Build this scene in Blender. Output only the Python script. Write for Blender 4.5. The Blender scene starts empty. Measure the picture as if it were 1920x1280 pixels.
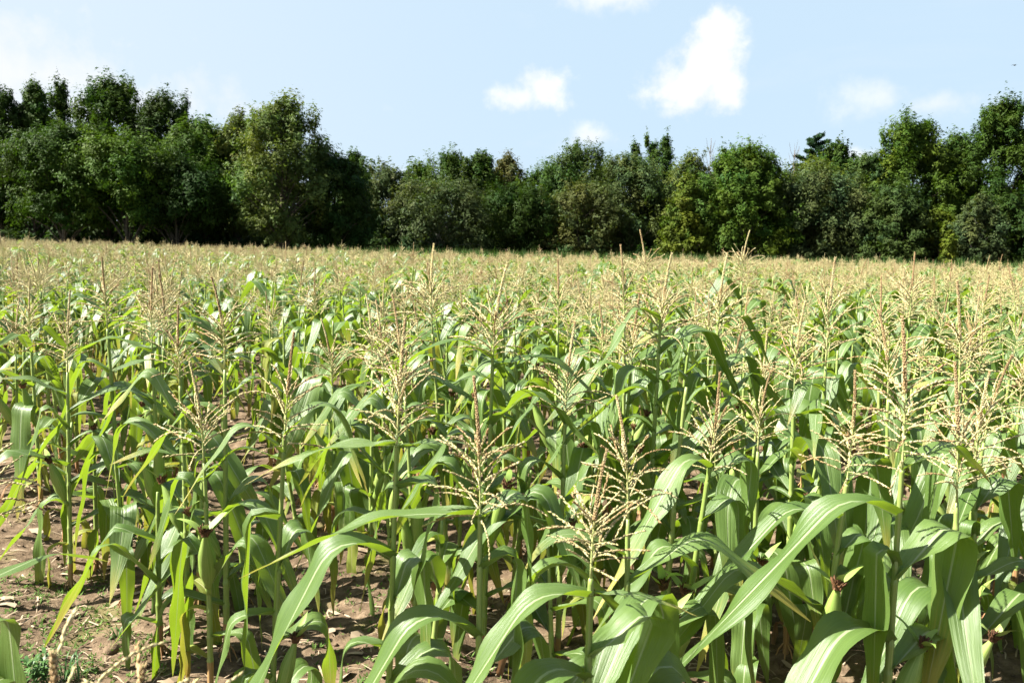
import bpy, math, random
import numpy as np
from mathutils import Matrix, Vector, Euler

R = math.radians
SC = bpy.context.scene
COL = SC.collection

# ------------------------------------------------------------------ camera
CAM_H, FPX, W0, H0 = 1.7, 1550.0, 1920.0, 1280.0
PITCH, ROLL = 6.37, 1.33
cam_data = bpy.data.cameras.new('camera')
cam = bpy.data.objects.new('camera', cam_data)
COL.objects.link(cam)
cam_data.sensor_width = 36.0
cam_data.lens = FPX / W0 * 36.0
cam_data.clip_start = 0.05
cam_data.clip_end = 6000.0
CAM_M = (Matrix.Translation((0, 0, CAM_H)) @ Euler((R(90 - PITCH), 0, 0)).to_matrix().to_4x4()
         @ Matrix.Rotation(R(ROLL), 4, 'Z'))
cam.matrix_world = CAM_M
cam_data.dof.use_dof = True
cam_data.dof.focus_distance = 3.8
cam_data.dof.aperture_fstop = 8.0
SC.camera = cam

# ------------------------------------------------------------------ light
SUN_EL, SUN_AZ = 47.0, -98.0          # azimuth from +Y, negative = to the left of the view
SKY_STRENGTH, SUN_STRENGTH = 0.05, 5.0
sun_dir = Vector((math.sin(R(SUN_AZ)) * math.cos(R(SUN_EL)), math.cos(R(SUN_AZ)) * math.cos(R(SUN_EL)), math.sin(R(SUN_EL))))
sd = bpy.data.lights.new('sun', 'SUN')
sd.energy = SUN_STRENGTH
sd.angle = R(0.5)
sd.color = (1.0, 0.95, 0.87)
sun = bpy.data.objects.new('sun', sd)
COL.objects.link(sun)
sun.rotation_euler = sun_dir.to_track_quat('Z', 'Y').to_euler()
sun.location = (-30, 10, 40)

SC.view_settings.view_transform = 'Standard'
SC.view_settings.look = 'None'
SC.view_settings.gamma = 1.0
SC.view_settings.exposure = 2.0
SC.view_settings.use_curve_mapping = False
SC.render.engine = 'CYCLES'
SC.cycles.adaptive_threshold = 0.02
SC.cycles.max_bounces = 4
SC.cycles.diffuse_bounces = 2
SC.cycles.glossy_bounces = 2
SC.cycles.transmission_bounces = 5
SC.cycles.transparent_max_bounces = 4
SC.cycles.caustics_reflective = False
SC.cycles.caustics_refractive = False
SC.cycles.sample_clamp_indirect = 6.0
SC.cycles.use_denoising = True


def px_dir(x, y):
    d = CAM_M.to_3x3() @ Vector(((x - W0 / 2) / FPX, -(y - H0 / 2) / FPX, -1.0))
    return d


def at(x, y, depth):
    """point seen at photo pixel (x, y), `depth` metres ahead of the camera along the ground (+Y)"""
    d = px_dir(x, y)
    return Vector((0, 0, CAM_H)) + d * (depth / d.y)


def on_ground(x, y):
    d = px_dir(x, y)
    return Vector((0, 0, CAM_H)) + d * (-CAM_H / d.z)


# ------------------------------------------------------------------ node helpers
class NT:
    def __init__(self, tree):
        self.t = tree
        self.n = tree.nodes
        self.l = tree.links

    def new(self, typ, **kw):
        nd = self.n.new(typ)
        for k, v in kw.items():
            setattr(nd, k, v)
        return nd

    def set(self, sock, v):
        if isinstance(v, bpy.types.NodeSocket):
            self.l.new(v, sock)
        elif v is not None:
            sock.default_value = v

    def m(self, op, a, b=None, c=None, clamp=False):
        nd = self.new('ShaderNodeMath', operation=op, use_clamp=clamp)
        self.set(nd.inputs[0], a)
        if b is not None:
            self.set(nd.inputs[1], b)
        if c is not None:
            self.set(nd.inputs[2], c)
        return nd.outputs[0]

    def mix(self, f, a, b, typ='MIX'):
        nd = self.new('ShaderNodeMix', data_type='RGBA', blend_type=typ)
        self.set(nd.inputs[0], f)
        for s, v in ((nd.inputs[6], a), (nd.inputs[7], b)):
            if isinstance(v, tuple) and len(v) == 3:
                v = v + (1.0,)
            self.set(s, v)
        return nd.outputs[2]

    def noise(self, vec, scale, detail=3.0, rough=0.55, dist=0.0):
        nd = self.new('ShaderNodeTexNoise')
        if vec is not None:
            self.l.new(vec, nd.inputs['Vector'])
        nd.inputs['Scale'].default_value = scale
        nd.inputs['Detail'].default_value = detail
        nd.inputs['Roughness'].default_value = rough
        nd.inputs['Distortion'].default_value = dist
        return nd.outputs[0]

    def ramp(self, f, stops, interp='LINEAR'):
        nd = self.new('ShaderNodeValToRGB')
        cr = nd.color_ramp
        cr.interpolation = interp
        while len(cr.elements) < len(stops):
            cr.elements.new(0.5)
        for e, (p, c) in zip(cr.elements, stops):
            e.position = p
            e.color = c + (1.0,) if len(c) == 3 else c
        self.l.new(f, nd.inputs[0])
        return nd.outputs[0]

    def smooth(self, v, lo, hi):
        nd = self.new('ShaderNodeMapRange', interpolation_type='SMOOTHSTEP')
        self.set(nd.inputs[0], v)
        nd.inputs[1].default_value = lo
        nd.inputs[2].default_value = hi
        return nd.outputs[0]

    def mapping(self, vec, scale=(1, 1, 1), loc=(0, 0, 0)):
        nd = self.new('ShaderNodeMapping')
        self.l.new(vec, nd.inputs[0])
        nd.inputs['Scale'].default_value = scale
        nd.inputs['Location'].default_value = loc
        return nd.outputs[0]

    def dot(self, vec, c):
        nd = self.new('ShaderNodeVectorMath', operation='DOT_PRODUCT')
        self.l.new(vec, nd.inputs[0])
        nd.inputs[1].default_value = tuple(c)
        return nd.outputs['Value']


def new_mat(name):
    m = bpy.data.materials.new(name)
    m.use_nodes = True
    nt = NT(m.node_tree)
    nt.n.clear()
    out = nt.new('ShaderNodeOutputMaterial')
    return m, nt, out


# ------------------------------------------------------------------ world: clear sky, thin cirrus and small cumulus
world = bpy.data.worlds.new('World')
SC.world = world
world.use_nodes = True
wn = NT(world.node_tree)
wn.n.clear()
w_out = wn.new('ShaderNodeOutputWorld')
bg = wn.new('ShaderNodeBackground')
bg.inputs['Strength'].default_value = SKY_STRENGTH
sky = wn.new('ShaderNodeTexSky', sky_type='NISHITA')
sky.sun_disc = False
sky.sun_elevation = R(SUN_EL)
sky.sun_rotation = R(SUN_AZ)
sky.air_density = 1.0
sky.dust_density = 1.6
sky.ozone_density = 1.0
tc = wn.new('ShaderNodeTexCoord')
DIR = tc.outputs['Generated']
cl_noise = wn.noise(DIR, 9.0, 6.0, 0.55)
cl_fine = wn.noise(DIR, 34.0, 5.0, 0.6)


def blob(px, py, wx, wy):
    c = px_dir(px, py).normalized()
    r = Vector((c.y, -c.x, 0)).normalized()
    u = r.cross(c)
    p = wn.m('DIVIDE', wn.dot(DIR, r), wx / FPX)
    q = wn.m('DIVIDE', wn.dot(DIR, u), wy / FPX)
    d2 = wn.m('ADD', wn.m('MULTIPLY', p, p), wn.m('MULTIPLY', q, q))
    d2 = wn.m('ADD', d2, wn.m('MULTIPLY', wn.m('LESS_THAN', wn.dot(DIR, c), 0.0), 50.0))
    return wn.m('SUBTRACT', 1.0, wn.m('SQRT', d2))


def cloud(blobs, lo, hi, amp_n, amp_f):
    s = None
    for b in blobs:
        v = blob(*b)
        s = v if s is None else wn.m('SMOOTH_MAX', s, v, 0.12)
    s = wn.m('ADD', s, wn.m('MULTIPLY', wn.m('SUBTRACT', cl_noise, 0.5), amp_n))
    s = wn.m('ADD', s, wn.m('MULTIPLY', wn.m('SUBTRACT', cl_fine, 0.5), amp_f))
    return wn.smooth(s, lo, hi)


cum = cloud([(1346, 66, 48, 44), (1330, 108, 66, 52), (1300, 160, 88, 50), (1352, 168, 52, 46)], -0.15, 0.6, 1.0, 1.5)
cum2 = wn.m('MULTIPLY', cloud([(1010, 165, 50, 42), (975, 180, 60, 28)], -0.1, 0.9, 2.0, 2.0), 0.85)
cum3 = wn.m('MULTIPLY', cloud([(1660, 180, 95, 40), (1760, 195, 120, 30)], -0.1, 1.1, 2.2, 1.6), 0.6)
cum4 = wn.m('MULTIPLY', cloud([(1110, 255, 42, 26), (1135, -2, 90, 30), (1610, 292, 40, 20)], -0.1, 1.0, 2.0, 1.8), 0.7)
# high cirrus: long streaks over the whole sky
cir_v = wn.mapping(DIR, scale=(1.4, 1.0, 6.0), loc=(0.35, 0.2, 0.1))
cir = wn.noise(cir_v, 2.6, 6.0, 0.58, 0.6)
cir_mask = wn.smooth(cir, 0.50, 0.85)
toward_sun = wn.smooth(wn.dot(DIR, Vector((sun_dir.x, sun_dir.y, 0)).normalized()), -0.35, 0.75)
low = wn.m('SUBTRACT', 1.0, wn.smooth(wn.dot(DIR, Vector((0, 0, 1))), 0.02, 0.65))
veil = wn.m('MULTIPLY', wn.m('MULTIPLY', cir_mask, low), wn.m('ADD', 0.22, wn.m('MULTIPLY', toward_sun, 0.75)))
bank = wn.m('MULTIPLY', cloud([(40, 140, 330, 70), (230, 190, 300, 60), (-300, 90, 500, 150)], -0.3, 1.25, 2.4, 1.0), 0.95)
veil = wn.m('MAXIMUM', veil, bank)
sky_col = sky.outputs[0]
haze_f = wn.m('MULTIPLY', wn.m('SUBTRACT', 1.0, wn.smooth(wn.dot(DIR, Vector((0, 0, 1))), 0.26, 0.6)), 0.92)
sky_pale = wn.mix(haze_f, sky_col, (3.25, 4.2, 5.05))          # summer haze: the blue is pale
haze_sun = wn.m('MULTIPLY', wn.m('MULTIPLY', toward_sun, haze_f), 0.5)
c1 = wn.mix(wn.m('MINIMUM', wn.m('MAXIMUM', veil, haze_sun), 0.92), sky_pale, (4.95, 5.05, 5.2))
allc = wn.m('MAXIMUM', wn.m('MAXIMUM', cum, cum2), wn.m('MAXIMUM', cum3, cum4))
c2 = wn.mix(allc, c1, wn.mix(wn.smooth(cl_noise, 0.35, 0.7), (5.0, 5.15, 5.4), (5.7, 5.7, 5.8)))
wn.l.new(c2, bg.inputs['Color'])
wn.l.new(bg.outputs[0], w_out.inputs[0])


# ------------------------------------------------------------------ object helpers
def tag(o, label=None, cat=None, group=None, kind=None):
    if label:
        o['label'] = label
    if cat:
        o['category'] = cat
    if group:
        o['group'] = group
    if kind:
        o['kind'] = kind
    return o


def link(name, data, parent=None, mw=None):
    o = bpy.data.objects.new(name, data)
    COL.objects.link(o)
    if parent is not None:
        o.parent = parent
    if mw is not None:
        o.matrix_local = mw
    return o


class Geo:
    """raw geometry: verts, faces, per-vertex uv, per-face material index"""
    def __init__(self):
        self.v, self.f, self.uv, self.mi = [], [], [], []
        self._mesh = None

    def add(self, v, f, uv=None, mi=0, M=None):
        b = len(self.v)
        if M is not None:
            v = [tuple(M @ Vector(p)) for p in v]
        self.v.extend(v)
        self.f.extend([tuple(i + b for i in q) for q in f])
        self.uv.extend(uv if uv is not None else [(0.5, 0.5)] * len(v))
        if isinstance(mi, int):
            self.mi.extend([mi] * len(f))
        else:
            self.mi.extend(mi)
        return self

    def merge(self, g, M=None):
        return self.add(g.v, g.f, g.uv, list(g.mi), M)

    def mesh(self, name, mats, smooth=True):
        if self._mesh is None:
            me = bpy.data.meshes.new(name)
            me.from_pydata(self.v, [], self.f)
            for m in mats:
                me.materials.append(m)
            me.polygons.foreach_set('material_index', np.array(self.mi, dtype=np.int32))
            me.polygons.foreach_set('use_smooth', np.full(len(self.f), smooth))
            ul = me.uv_layers.new(name='UVMap')
            li = np.empty(len(me.loops), dtype=np.int32)
            me.loops.foreach_get('vertex_index', li)
            ul.data.foreach_set('uv', np.array(self.uv, dtype=np.float32)[li].ravel())
            me.update()
            self._mesh = me
        return self._mesh


def quad_mesh(name, V, mats, col=None, tri=False):
    """V: (n,4,3) or (n,3,3) array of loose faces; col: (n,3) colour per face -> point attribute 'tint'"""
    n, k = V.shape[0], V.shape[1]
    me = bpy.data.meshes.new(name)
    me.vertices.add(n * k)
    me.vertices.foreach_set('co', V.astype(np.float32).ravel())
    me.loops.add(n * k)
    me.loops.foreach_set('vertex_index', np.arange(n * k, dtype=np.int32))
    me.polygons.add(n)
    me.polygons.foreach_set('loop_start', np.arange(0, n * k, k, dtype=np.int32))
    for m in mats:
        me.materials.append(m)
    if col is not None:
        a = me.attributes.new('tint', 'FLOAT_COLOR', 'POINT')
        c4 = np.ones((n, k, 4), dtype=np.float32)
        c4[:, :, :3] = col[:, None, :]
        a.data.foreach_set('color', c4.ravel())
    me.update(calc_edges=True)
    return me


def tube(pts, rads, n=7, cap=True):
    """tapered tube along pts -> verts, faces, uvs"""
    v, f, uv = [], [], []
    P = [Vector(p) for p in pts]
    up = Vector((0.31, 0.95, 0.05))
    for i, p in enumerate(P):
        t = (P[min(i + 1, len(P) - 1)] - P[max(i - 1, 0)]).normalized()
        a = t.cross(up)
        if a.length < 1e-4:
            a = t.cross(Vector((1, 0, 0)))
        a.normalize()
        b = t.cross(a)
        for k in range(n):
            an = 2 * math.pi * k / n
            v.append(tuple(p + (a * math.cos(an) + b * math.sin(an)) * rads[i]))
            uv.append((k / n, i / (len(P) - 1)))
    for i in range(len(P) - 1):
        for k in range(n):
            k2 = (k + 1) % n
            f.append((i * n + k, i * n + k2, (i + 1) * n + k2, (i + 1) * n + k))
    if cap:
        f.append(tuple(range(n - 1, -1, -1)))
        f.append(tuple((len(P) - 1) * n + k for k in range(n)))
    return v, f, uv


# value noise in numpy
_rs = np.random.RandomState(7)
_perm = _rs.rand(256, 256)


def vnoise(x, y):
    xi, yi = np.floor(x).astype(int), np.floor(y).astype(int)
    fx, fy = x - xi, y - yi
    fx, fy = fx * fx * (3 - 2 * fx), fy * fy * (3 - 2 * fy)
    a = _perm[xi & 255, yi & 255]
    b = _perm[(xi + 1) & 255, yi & 255]
    c = _perm[xi & 255, (yi + 1) & 255]
    d = _perm[(xi + 1) & 255, (yi + 1) & 255]
    return (a * (1 - fx) + b * fx) * (1 - fy) + (c * (1 - fx) + d * fx) * fy


def fbm(x, y, o=4, g=0.5):
    s, a, t = 0, 1.0, 0
    for i in range(o):
        s = s + a * vnoise(x * 2 ** i + 17.3 * i, y * 2 ** i + 5.1 * i)
        t += a
        a *= g
    return s / t


# ------------------------------------------------------------------ field layout
ROW_ANG = 25.0
ROW_U = (-math.sin(R(ROW_ANG)), math.cos(R(ROW_ANG)))   # along a row, away to the left
ROW_V = (math.cos(R(ROW_ANG)), math.sin(R(ROW_ANG)))    # across the rows
ROW_GAP, ROW_0 = 0.86, 0.22


def ground_z(x, y):
    x, y = np.asarray(x, float), np.asarray(y, float)
    v = x * ROW_V[0] + y * ROW_V[1]
    z = 0.03 * np.cos(2 * math.pi * (v - ROW_0) / ROW_GAP) - 0.02
    z = z + 0.05 * (fbm(x * 1.6, y * 1.6, 3) - 0.5)
    near = np.clip(1.4 - np.hypot(x, y) / 14.0, 0, 1)
    z = z + near * (0.05 * (fbm(x * 9, y * 9, 3, 0.6) - 0.5) + 0.022 * (fbm(x * 34, y * 34, 2) - 0.5))
    return z


# ------------------------------------------------------------------ materials
def leaf_material(name, base, base2, trans, rib, tip=None, spec=0.5, rough=0.42, tfac=0.36, dryness=0.0):
    m, nt, out = new_mat(name)
    uv = nt.new('ShaderNodeUVMap')
    sep = nt.new('ShaderNodeSeparateXYZ')
    nt.l.new(uv.outputs[0], sep.inputs[0])
    u, v = sep.outputs[0], sep.outputs[1]
    oi = nt.new('ShaderNodeObjectInfo')
    rnd = oi.outputs['Random']
    ge = nt.new('ShaderNodeNewGeometry')
    pos = ge.outputs['Position']
    big = nt.noise(pos, 7.0, 2.0)
    uvm = nt.mapping(uv.outputs[0], scale=(46.0, 1.6, 1.0))
    vein = nt.noise(uvm, 1.0, 2.0, 0.6)
    col = nt.mix(nt.m('ADD', nt.m('MULTIPLY', rnd, 0.6), nt.m('MULTIPLY', big, 0.5)), base, base2)
    col = nt.mix(nt.m('MULTIPLY', nt.smooth(vein, 0.4, 0.75), 0.35), col, tuple(min(1, c * 1.5) for c in base2))
    tr = nt.mix(nt.m('MULTIPLY', vein, 0.6), trans, tuple(c * 0.7 for c in trans))
    if tip is not None:
        f = nt.m('ADD', nt.m('ADD', v, nt.m('MULTIPLY', nt.noise(uvm, 0.35, 3.0), 0.7)), nt.m('MULTIPLY', rnd, 0.35))
        f = nt.smooth(f, 1.24, 1.58)
        col = nt.mix(f, col, tip)
        tr = nt.mix(f, tr, tip)
    # pale midrib, wide at the base
    du = nt.m('ABSOLUTE', nt.m('SUBTRACT', u, 0.5))
    rw = nt.m('MULTIPLY', nt.m('SUBTRACT', 1.12, v), 0.055)
    ribf = nt.m('SUBTRACT', 1.0, nt.smooth(nt.m('DIVIDE', du, rw), 0.45, 1.0))
    ribf = nt.m('MULTIPLY', ribf, 0.8)
    col = nt.mix(ribf, col, rib)
    tr = nt.mix(ribf, tr, tuple(c * 0.6 for c in rib))
    pleat = nt.noise(nt.mapping(uv.outputs[0], scale=(13.0, 1.1, 1.0)), 1.0, 1.0, 0.5)
    spots = nt.noise(pos, 55.0, 3.0, 0.7)
    col = nt.mix(nt.m('MULTIPLY', nt.smooth(spots, 0.66, 0.78), 0.4), col, tuple(min(1, c * 0.5 + 0.1) for c in base2))
    bmp = nt.new('ShaderNodeBump')
    bmp.inputs['Strength'].default_value = 0.5
    bmp.inputs['Distance'].default_value = 0.005
    nt.l.new(nt.m('ADD', nt.m('ADD', nt.m('MULTIPLY', vein, 0.7), nt.m('MULTIPLY', pleat, 1.5)), nt.m('MULTIPLY', ribf, 0.7)), bmp.inputs['Height'])
    p = nt.new('ShaderNodeBsdfPrincipled')
    nt.l.new(col, p.inputs['Base Color'])
    nt.l.new(nt.m('ADD', rough - 0.08, nt.m('MULTIPLY', big, 0.2)), p.inputs['Roughness'])
    p.inputs['Specular IOR Level'].default_value = spec
    nt.l.new(bmp.outputs[0], p.inputs['Normal'])
    t = nt.new('ShaderNodeBsdfTranslucent')
    nt.l.new(tr, t.inputs['Color'])
    mx = nt.new('ShaderNodeMixShader')
    mx.inputs[0].default_value = tfac
    nt.l.new(p.outputs[0], mx.inputs[1])
    nt.l.new(t.outputs[0], mx.inputs[2])
    nt.l.new(mx.outputs[0], out.inputs[0])
    return m


M_LEAF = leaf_material('corn_leaf', (0.043, 0.092, 0.015), (0.108, 0.172, 0.040), (0.27, 0.41, 0.018), (0.33, 0.40, 0.21), tip=(0.34, 0.30, 0.06), spec=0.65, rough=0.42, tfac=0.34)
M_YELL = leaf_material('corn_leaf_yellowing', (0.12, 0.18, 0.026), (0.25, 0.25, 0.045), (0.34, 0.34, 0.036), (0.38, 0.37, 0.17), tip=(0.36, 0.20, 0.06), spec=0.35, rough=0.55)
M_DRY = leaf_material('corn_leaf_dry', (0.145, 0.072, 0.038), (0.31, 0.21, 0.12), (0.28, 0.15, 0.07), (0.38, 0.26, 0.15), spec=0.2, rough=0.75, tfac=0.25)


def simple_material(name, c1, c2, scale=30.0, rough=0.6, spec=0.3, c3=None, lengthwise=None, tfac=0.0, bump=0.2, dist=0.003):
    m, nt, out = new_mat(name)
    tcn = nt.new('ShaderNodeTexCoord')
    oi = nt.new('ShaderNodeObjectInfo')
    vec = tcn.outputs['Object']
    if lengthwise:
        vec = nt.mapping(tcn.outputs['UV'], scale=lengthwise)
    n = nt.noise(vec, scale, 3.0, 0.6)
    f = nt.m('ADD', nt.smooth(n, 0.3, 0.7), nt.m('MULTIPLY', nt.m('SUBTRACT', oi.outputs['Random'], 0.5), 0.7), clamp=True)
    col = nt.mix(f, c1, c2)
    if c3 is not None:
        n2 = nt.noise(tcn.outputs['Object'], scale * 0.23, 2.0)
        n2 = nt.m('ADD', n2, nt.m('MULTIPLY', nt.m('SUBTRACT', oi.outputs['Random'], 0.5), 0.35))
        col = nt.mix(nt.smooth(n2, 0.52, 0.72), col, c3)
    p = nt.new('ShaderNodeBsdfPrincipled')
    nt.l.new(col, p.inputs['Base Color'])
    p.inputs['Roughness'].default_value = rough
    p.inputs['Specular IOR Level'].default_value = spec
    if bump:
        b = nt.new('ShaderNodeBump')
        b.inputs['Strength'].default_value = bump
        b.inputs['Distance'].default_value = dist
        nt.l.new(n, b.inputs['Height'])
        nt.l.new(b.outputs[0], p.inputs['Normal'])
    if tfac:
        t = nt.new('ShaderNodeBsdfTranslucent')
        nt.l.new(col, t.inputs['Color'])
        mx = nt.new('ShaderNodeMixShader')
        mx.inputs[0].default_value = tfac
        nt.l.new(p.outputs[0], mx.inputs[1])
        nt.l.new(t.outputs[0], mx.inputs[2])
        nt.l.new(mx.outputs[0], out.inputs[0])
    else:
        nt.l.new(p.outputs[0], out.inputs[0])
    return m


M_STALK = simple_material('corn_stalk', (0.165, 0.235, 0.045), (0.26, 0.32, 0.098), 1.0, 0.42, 0.4, lengthwise=(24.0, 3.0, 1.0))
M_FOOT = simple_material('corn_stalk_foot', (0.25, 0.12, 0.06), (0.36, 0.25, 0.10), 1.0, 0.7, 0.2, lengthwise=(14.0, 6.0, 1.0))
M_STRAW = simple_material('tassel_straw', (0.46, 0.385, 0.175), (0.57, 0.505, 0.28), 60.0, 0.65, 0.25, c3=(0.33, 0.22, 0.10), tfac=0.2, bump=0)
M_SPIKE = simple_material('tassel_spike', (0.24, 0.155, 0.075), (0.34, 0.25, 0.125), 70.0, 0.7, 0.2, c3=(0.43, 0.37, 0.2), tfac=0.1, bump=0)
M_AXIS = simple_material('tassel_axis', (0.27, 0.33, 0.11), (0.40, 0.38, 0.16), 20.0, 0.6, 0.3, bump=0)
M_HUSK = simple_material('corn_husk', (0.18, 0.28, 0.05), (0.31, 0.39, 0.11), 1.0, 0.5, 0.35, lengthwise=(34.0, 1.5, 1.0), tfac=0.15)
M_SILK = simple_material('corn_silk', (0.07, 0.032, 0.016), (0.20, 0.10, 0.045), 90.0, 0.7, 0.3, bump=0)
CORN_MATS = [M_LEAF, M_YELL, M_DRY, M_STALK, M_STRAW, M_SPIKE, M_HUSK, M_SILK, M_AXIS, M_FOOT]
LEAF, YELL, DRY, STALK, STRAW, SPIKE, HUSK, SILK, AXIS, FOOT = range(10)


def tree_leaf_material():
    m, nt, out = new_mat('tree_foliage')
    at_ = nt.new('ShaderNodeAttribute', attribute_name='tint')
    p = nt.new('ShaderNodeBsdfPrincipled')
    nt.l.new(at_.outputs['Color'], p.inputs['Base Color'])
    p.inputs['Roughness'].default_value = 0.6
    p.inputs['Specular IOR Level'].default_value = 0.08
    t = nt.new('ShaderNodeBsdfTranslucent')
    tr = nt.mix(1.0, at_.outputs['Color'], (1.35, 1.5, 0.55), 'MULTIPLY')
    nt.l.new(tr, t.inputs['Color'])
    mx = nt.new('ShaderNodeMixShader')
    mx.inputs[0].default_value = 0.28
    nt.l.new(p.outputs[0], mx.inputs[1])
    nt.l.new(t.outputs[0], mx.inputs[2])
    nt.l.new(mx.outputs[0], out.inputs[0])
    return m


M_TREE = tree_leaf_material()
M_BARK = simple_material('bark', (0.05, 0.04, 0.03), (0.12, 0.10, 0.08), 6.0, 0.9, 0.1, bump=0.6, dist=0.05)
M_BIRCH = simple_material('pale_bark', (0.20, 0.19, 0.16), (0.46, 0.45, 0.41), 3.0, 0.8, 0.1, bump=0.3, dist=0.02)


def soil_material():
    m, nt, out = new_mat('soil')
    ge = nt.new('ShaderNodeNewGeometry')
    pos = ge.outputs['Position']
    n1 = nt.noise(pos, 1.3, 4.0)
    n2 = nt.noise(pos, 14.0, 6.0, 0.65)
    n3 = nt.noise(pos, 70.0, 4.0, 0.6)
    col = nt.ramp(n2, [(0.28, (0.048, 0.033, 0.020)), (0.46, (0.100, 0.070, 0.043)), (0.62, (0.160, 0.115, 0.073)), (0.8, (0.23, 0.175, 0.118))])
    col = nt.mix(nt.m('MULTIPLY', nt.smooth(n1, 0.5, 0.72), 0.45), col, (0.060, 0.043, 0.027))
    col = nt.mix(nt.m('MULTIPLY', nt.smooth(n3, 0.58, 0.72), 0.4), col, (0.07, 0.042, 0.026))
    # algae / moss film in patches
    nm = nt.noise(pos, 2.3, 5.0, 0.6)
    col = nt.mix(nt.m('MULTIPLY', nt.smooth(nm, 0.56, 0.70), 0.55), col, (0.12, 0.118, 0.036))
    p = nt.new('ShaderNodeBsdfPrincipled')
    nt.l.new(col, p.inputs['Base Color'])
    p.inputs['Roughness'].default_value = 0.95
    p.inputs['Specular IOR Level'].default_value = 0.1
    b = nt.new('ShaderNodeBump')
    b.inputs['Strength'].default_value = 0.8
    b.inputs['Distance'].default_value = 0.02
    nt.l.new(nt.m('ADD', n2, nt.m('MULTIPLY', n3, 0.5)), b.inputs['Height'])
    nt.l.new(b.outputs[0], p.inputs['Normal'])
    nt.l.new(p.outputs[0], out.inputs[0])
    return m


M_SOIL = soil_material()
M_GRASS = tree_leaf_material()
M_GRASS.name = 'grass_blades'
M_WEED = simple_material('weed_leaf', (0.05, 0.12, 0.03), (0.10, 0.20, 0.05), 20.0, 0.5, 0.4, tfac=0.3, bump=0)
M_DEBRIS = simple_material('straw_debris', (0.16, 0.11, 0.068), (0.34, 0.27, 0.185), 3.0, 0.85, 0.15, bump=0)


# ------------------------------------------------------------------ ground: one sheet, fine near the camera
def axis(lo, hi, fine_lo, fine_hi, step, grow=1.16):
    a = list(np.arange(fine_lo, fine_hi, step))
    s, x = step, a[-1]
    while x < hi:
        s *= grow
        x += s
        a.append(x)
    s, x = step, a[0]
    while x > lo:
        s *= grow
        x -= s
        a.insert(0, x)
    return np.array(a)


gx, gy = axis(-900, 900, -3.6, 3.6, 0.034), axis(-300, 1200, 1.2, 6.0, 0.026, 1.07)
GX, GY = np.meshgrid(gx, gy)
GZ = ground_z(GX, GY)
nx_, ny_ = len(gx), len(gy)
me = bpy.data.meshes.new('ground')
me.vertices.add(nx_ * ny_)
me.vertices.foreach_set('co', np.stack([GX, GY, GZ], -1).astype(np.float32).ravel())
idx = np.arange(nx_ * ny_).reshape(ny_, nx_)
q = np.stack([idx[:-1, :-1], idx[:-1, 1:], idx[1:, 1:], idx[1:, :-1]], -1).reshape(-1, 4)
me.loops.add(q.size)
me.loops.foreach_set('vertex_index', q.astype(np.int32).ravel())
me.polygons.add(len(q))
me.polygons.foreach_set('loop_start', np.arange(0, q.size, 4, dtype=np.int32))
me.polygons.foreach_set('use_smooth', np.ones(len(q), dtype=bool))
me.materials.append(M_SOIL)
me.update(calc_edges=True)
ground = link('ground', me)
tag(ground, kind='structure')


# ------------------------------------------------------------------ corn: leaves
def lerp(a, b, t):
    return a + (b - a) * t


def sstep(x):
    x = min(1.0, max(0.0, x))
    return x * x * (3 - 2 * x)


def leaf_geo(L, W, th0, th1, sb, bw, twist=0.0, sway=0.0, ripple=0.12, seed=0, mi=LEAF, ns=22, nw=6, r0=0.010, fold=14.0, tip_hang=0.0):
    """corn blade: leaves the stalk along +X at th0 degrees, bends at fraction sb (half-width bw) to th1"""
    rg = random.Random(seed)
    ph1, ph2 = rg.uniform(0, 6.28), rg.uniform(0, 6.28)
    k1, k2 = rg.uniform(2.2, 3.6), rg.uniform(2.2, 3.6)
    v, f, uv = [], [], []
    p = Vector((r0, 0, 0))
    ds = L / ns
    for i in range(ns + 1):
        s = i / ns
        th = lerp(th0, th1, sstep((s - sb + bw) / (2 * bw))) + tip_hang * max(0, s - 0.5) * 2
        tw = R(twist) * sstep((s - 0.12) / 0.9)
        T = Vector((math.cos(R(th)), 0, math.sin(R(th))))
        S0, N0 = Vector((0, 1, 0)), Vector((-math.sin(R(th)), 0, math.cos(R(th))))
        S = S0 * math.cos(tw) + N0 * math.sin(tw)
        N = N0 * math.cos(tw) - S0 * math.sin(tw)
        if s < 0.3:
            w = lerp(0.42, 1.0, sstep(s / 0.3) ** 0.8)
        else:
            x = (s - 0.3) / 0.7
            w = max(0.02, (1 - x ** 1.7) ** 0.95)
        w *= W * 0.5 * 1.2
        g = R(lerp(62, fold, sstep(s / 0.16)))
        if s > 0.16:
            g = R(fold + 10 * math.sin(3.0 * s + ph1))
        sw = sway * s * s
        for j in range(nw + 1):
            c = 2 * j / nw - 1
            e = abs(c)
            rip = ripple * w * (e ** 2) * (math.sin(2 * math.pi * k1 * s + ph1) if c > 0 else math.sin(2 * math.pi * k2 * s + ph2)) * sstep(s / 0.2)
            edge = -0.18 * e * e * w * sstep((s - 0.1) / 0.3)
            q_ = p + S * (c * w * math.cos(g)) + N * (e * w * math.sin(g) + rip + edge) + Vector((0, sw * L, 0))
            v.append(tuple(q_))
            uv.append((j / nw, s))
        p = p + T * ds
    n = nw + 1
    for i in range(ns):
        for j in range(nw):
            f.append((i * n + j, i * n + j + 1, (i + 1) * n + j + 1, (i + 1) * n + j))
    return Geo().add(v, f, uv, mi)


rng = random.Random(11)
LIB = {}


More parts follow.
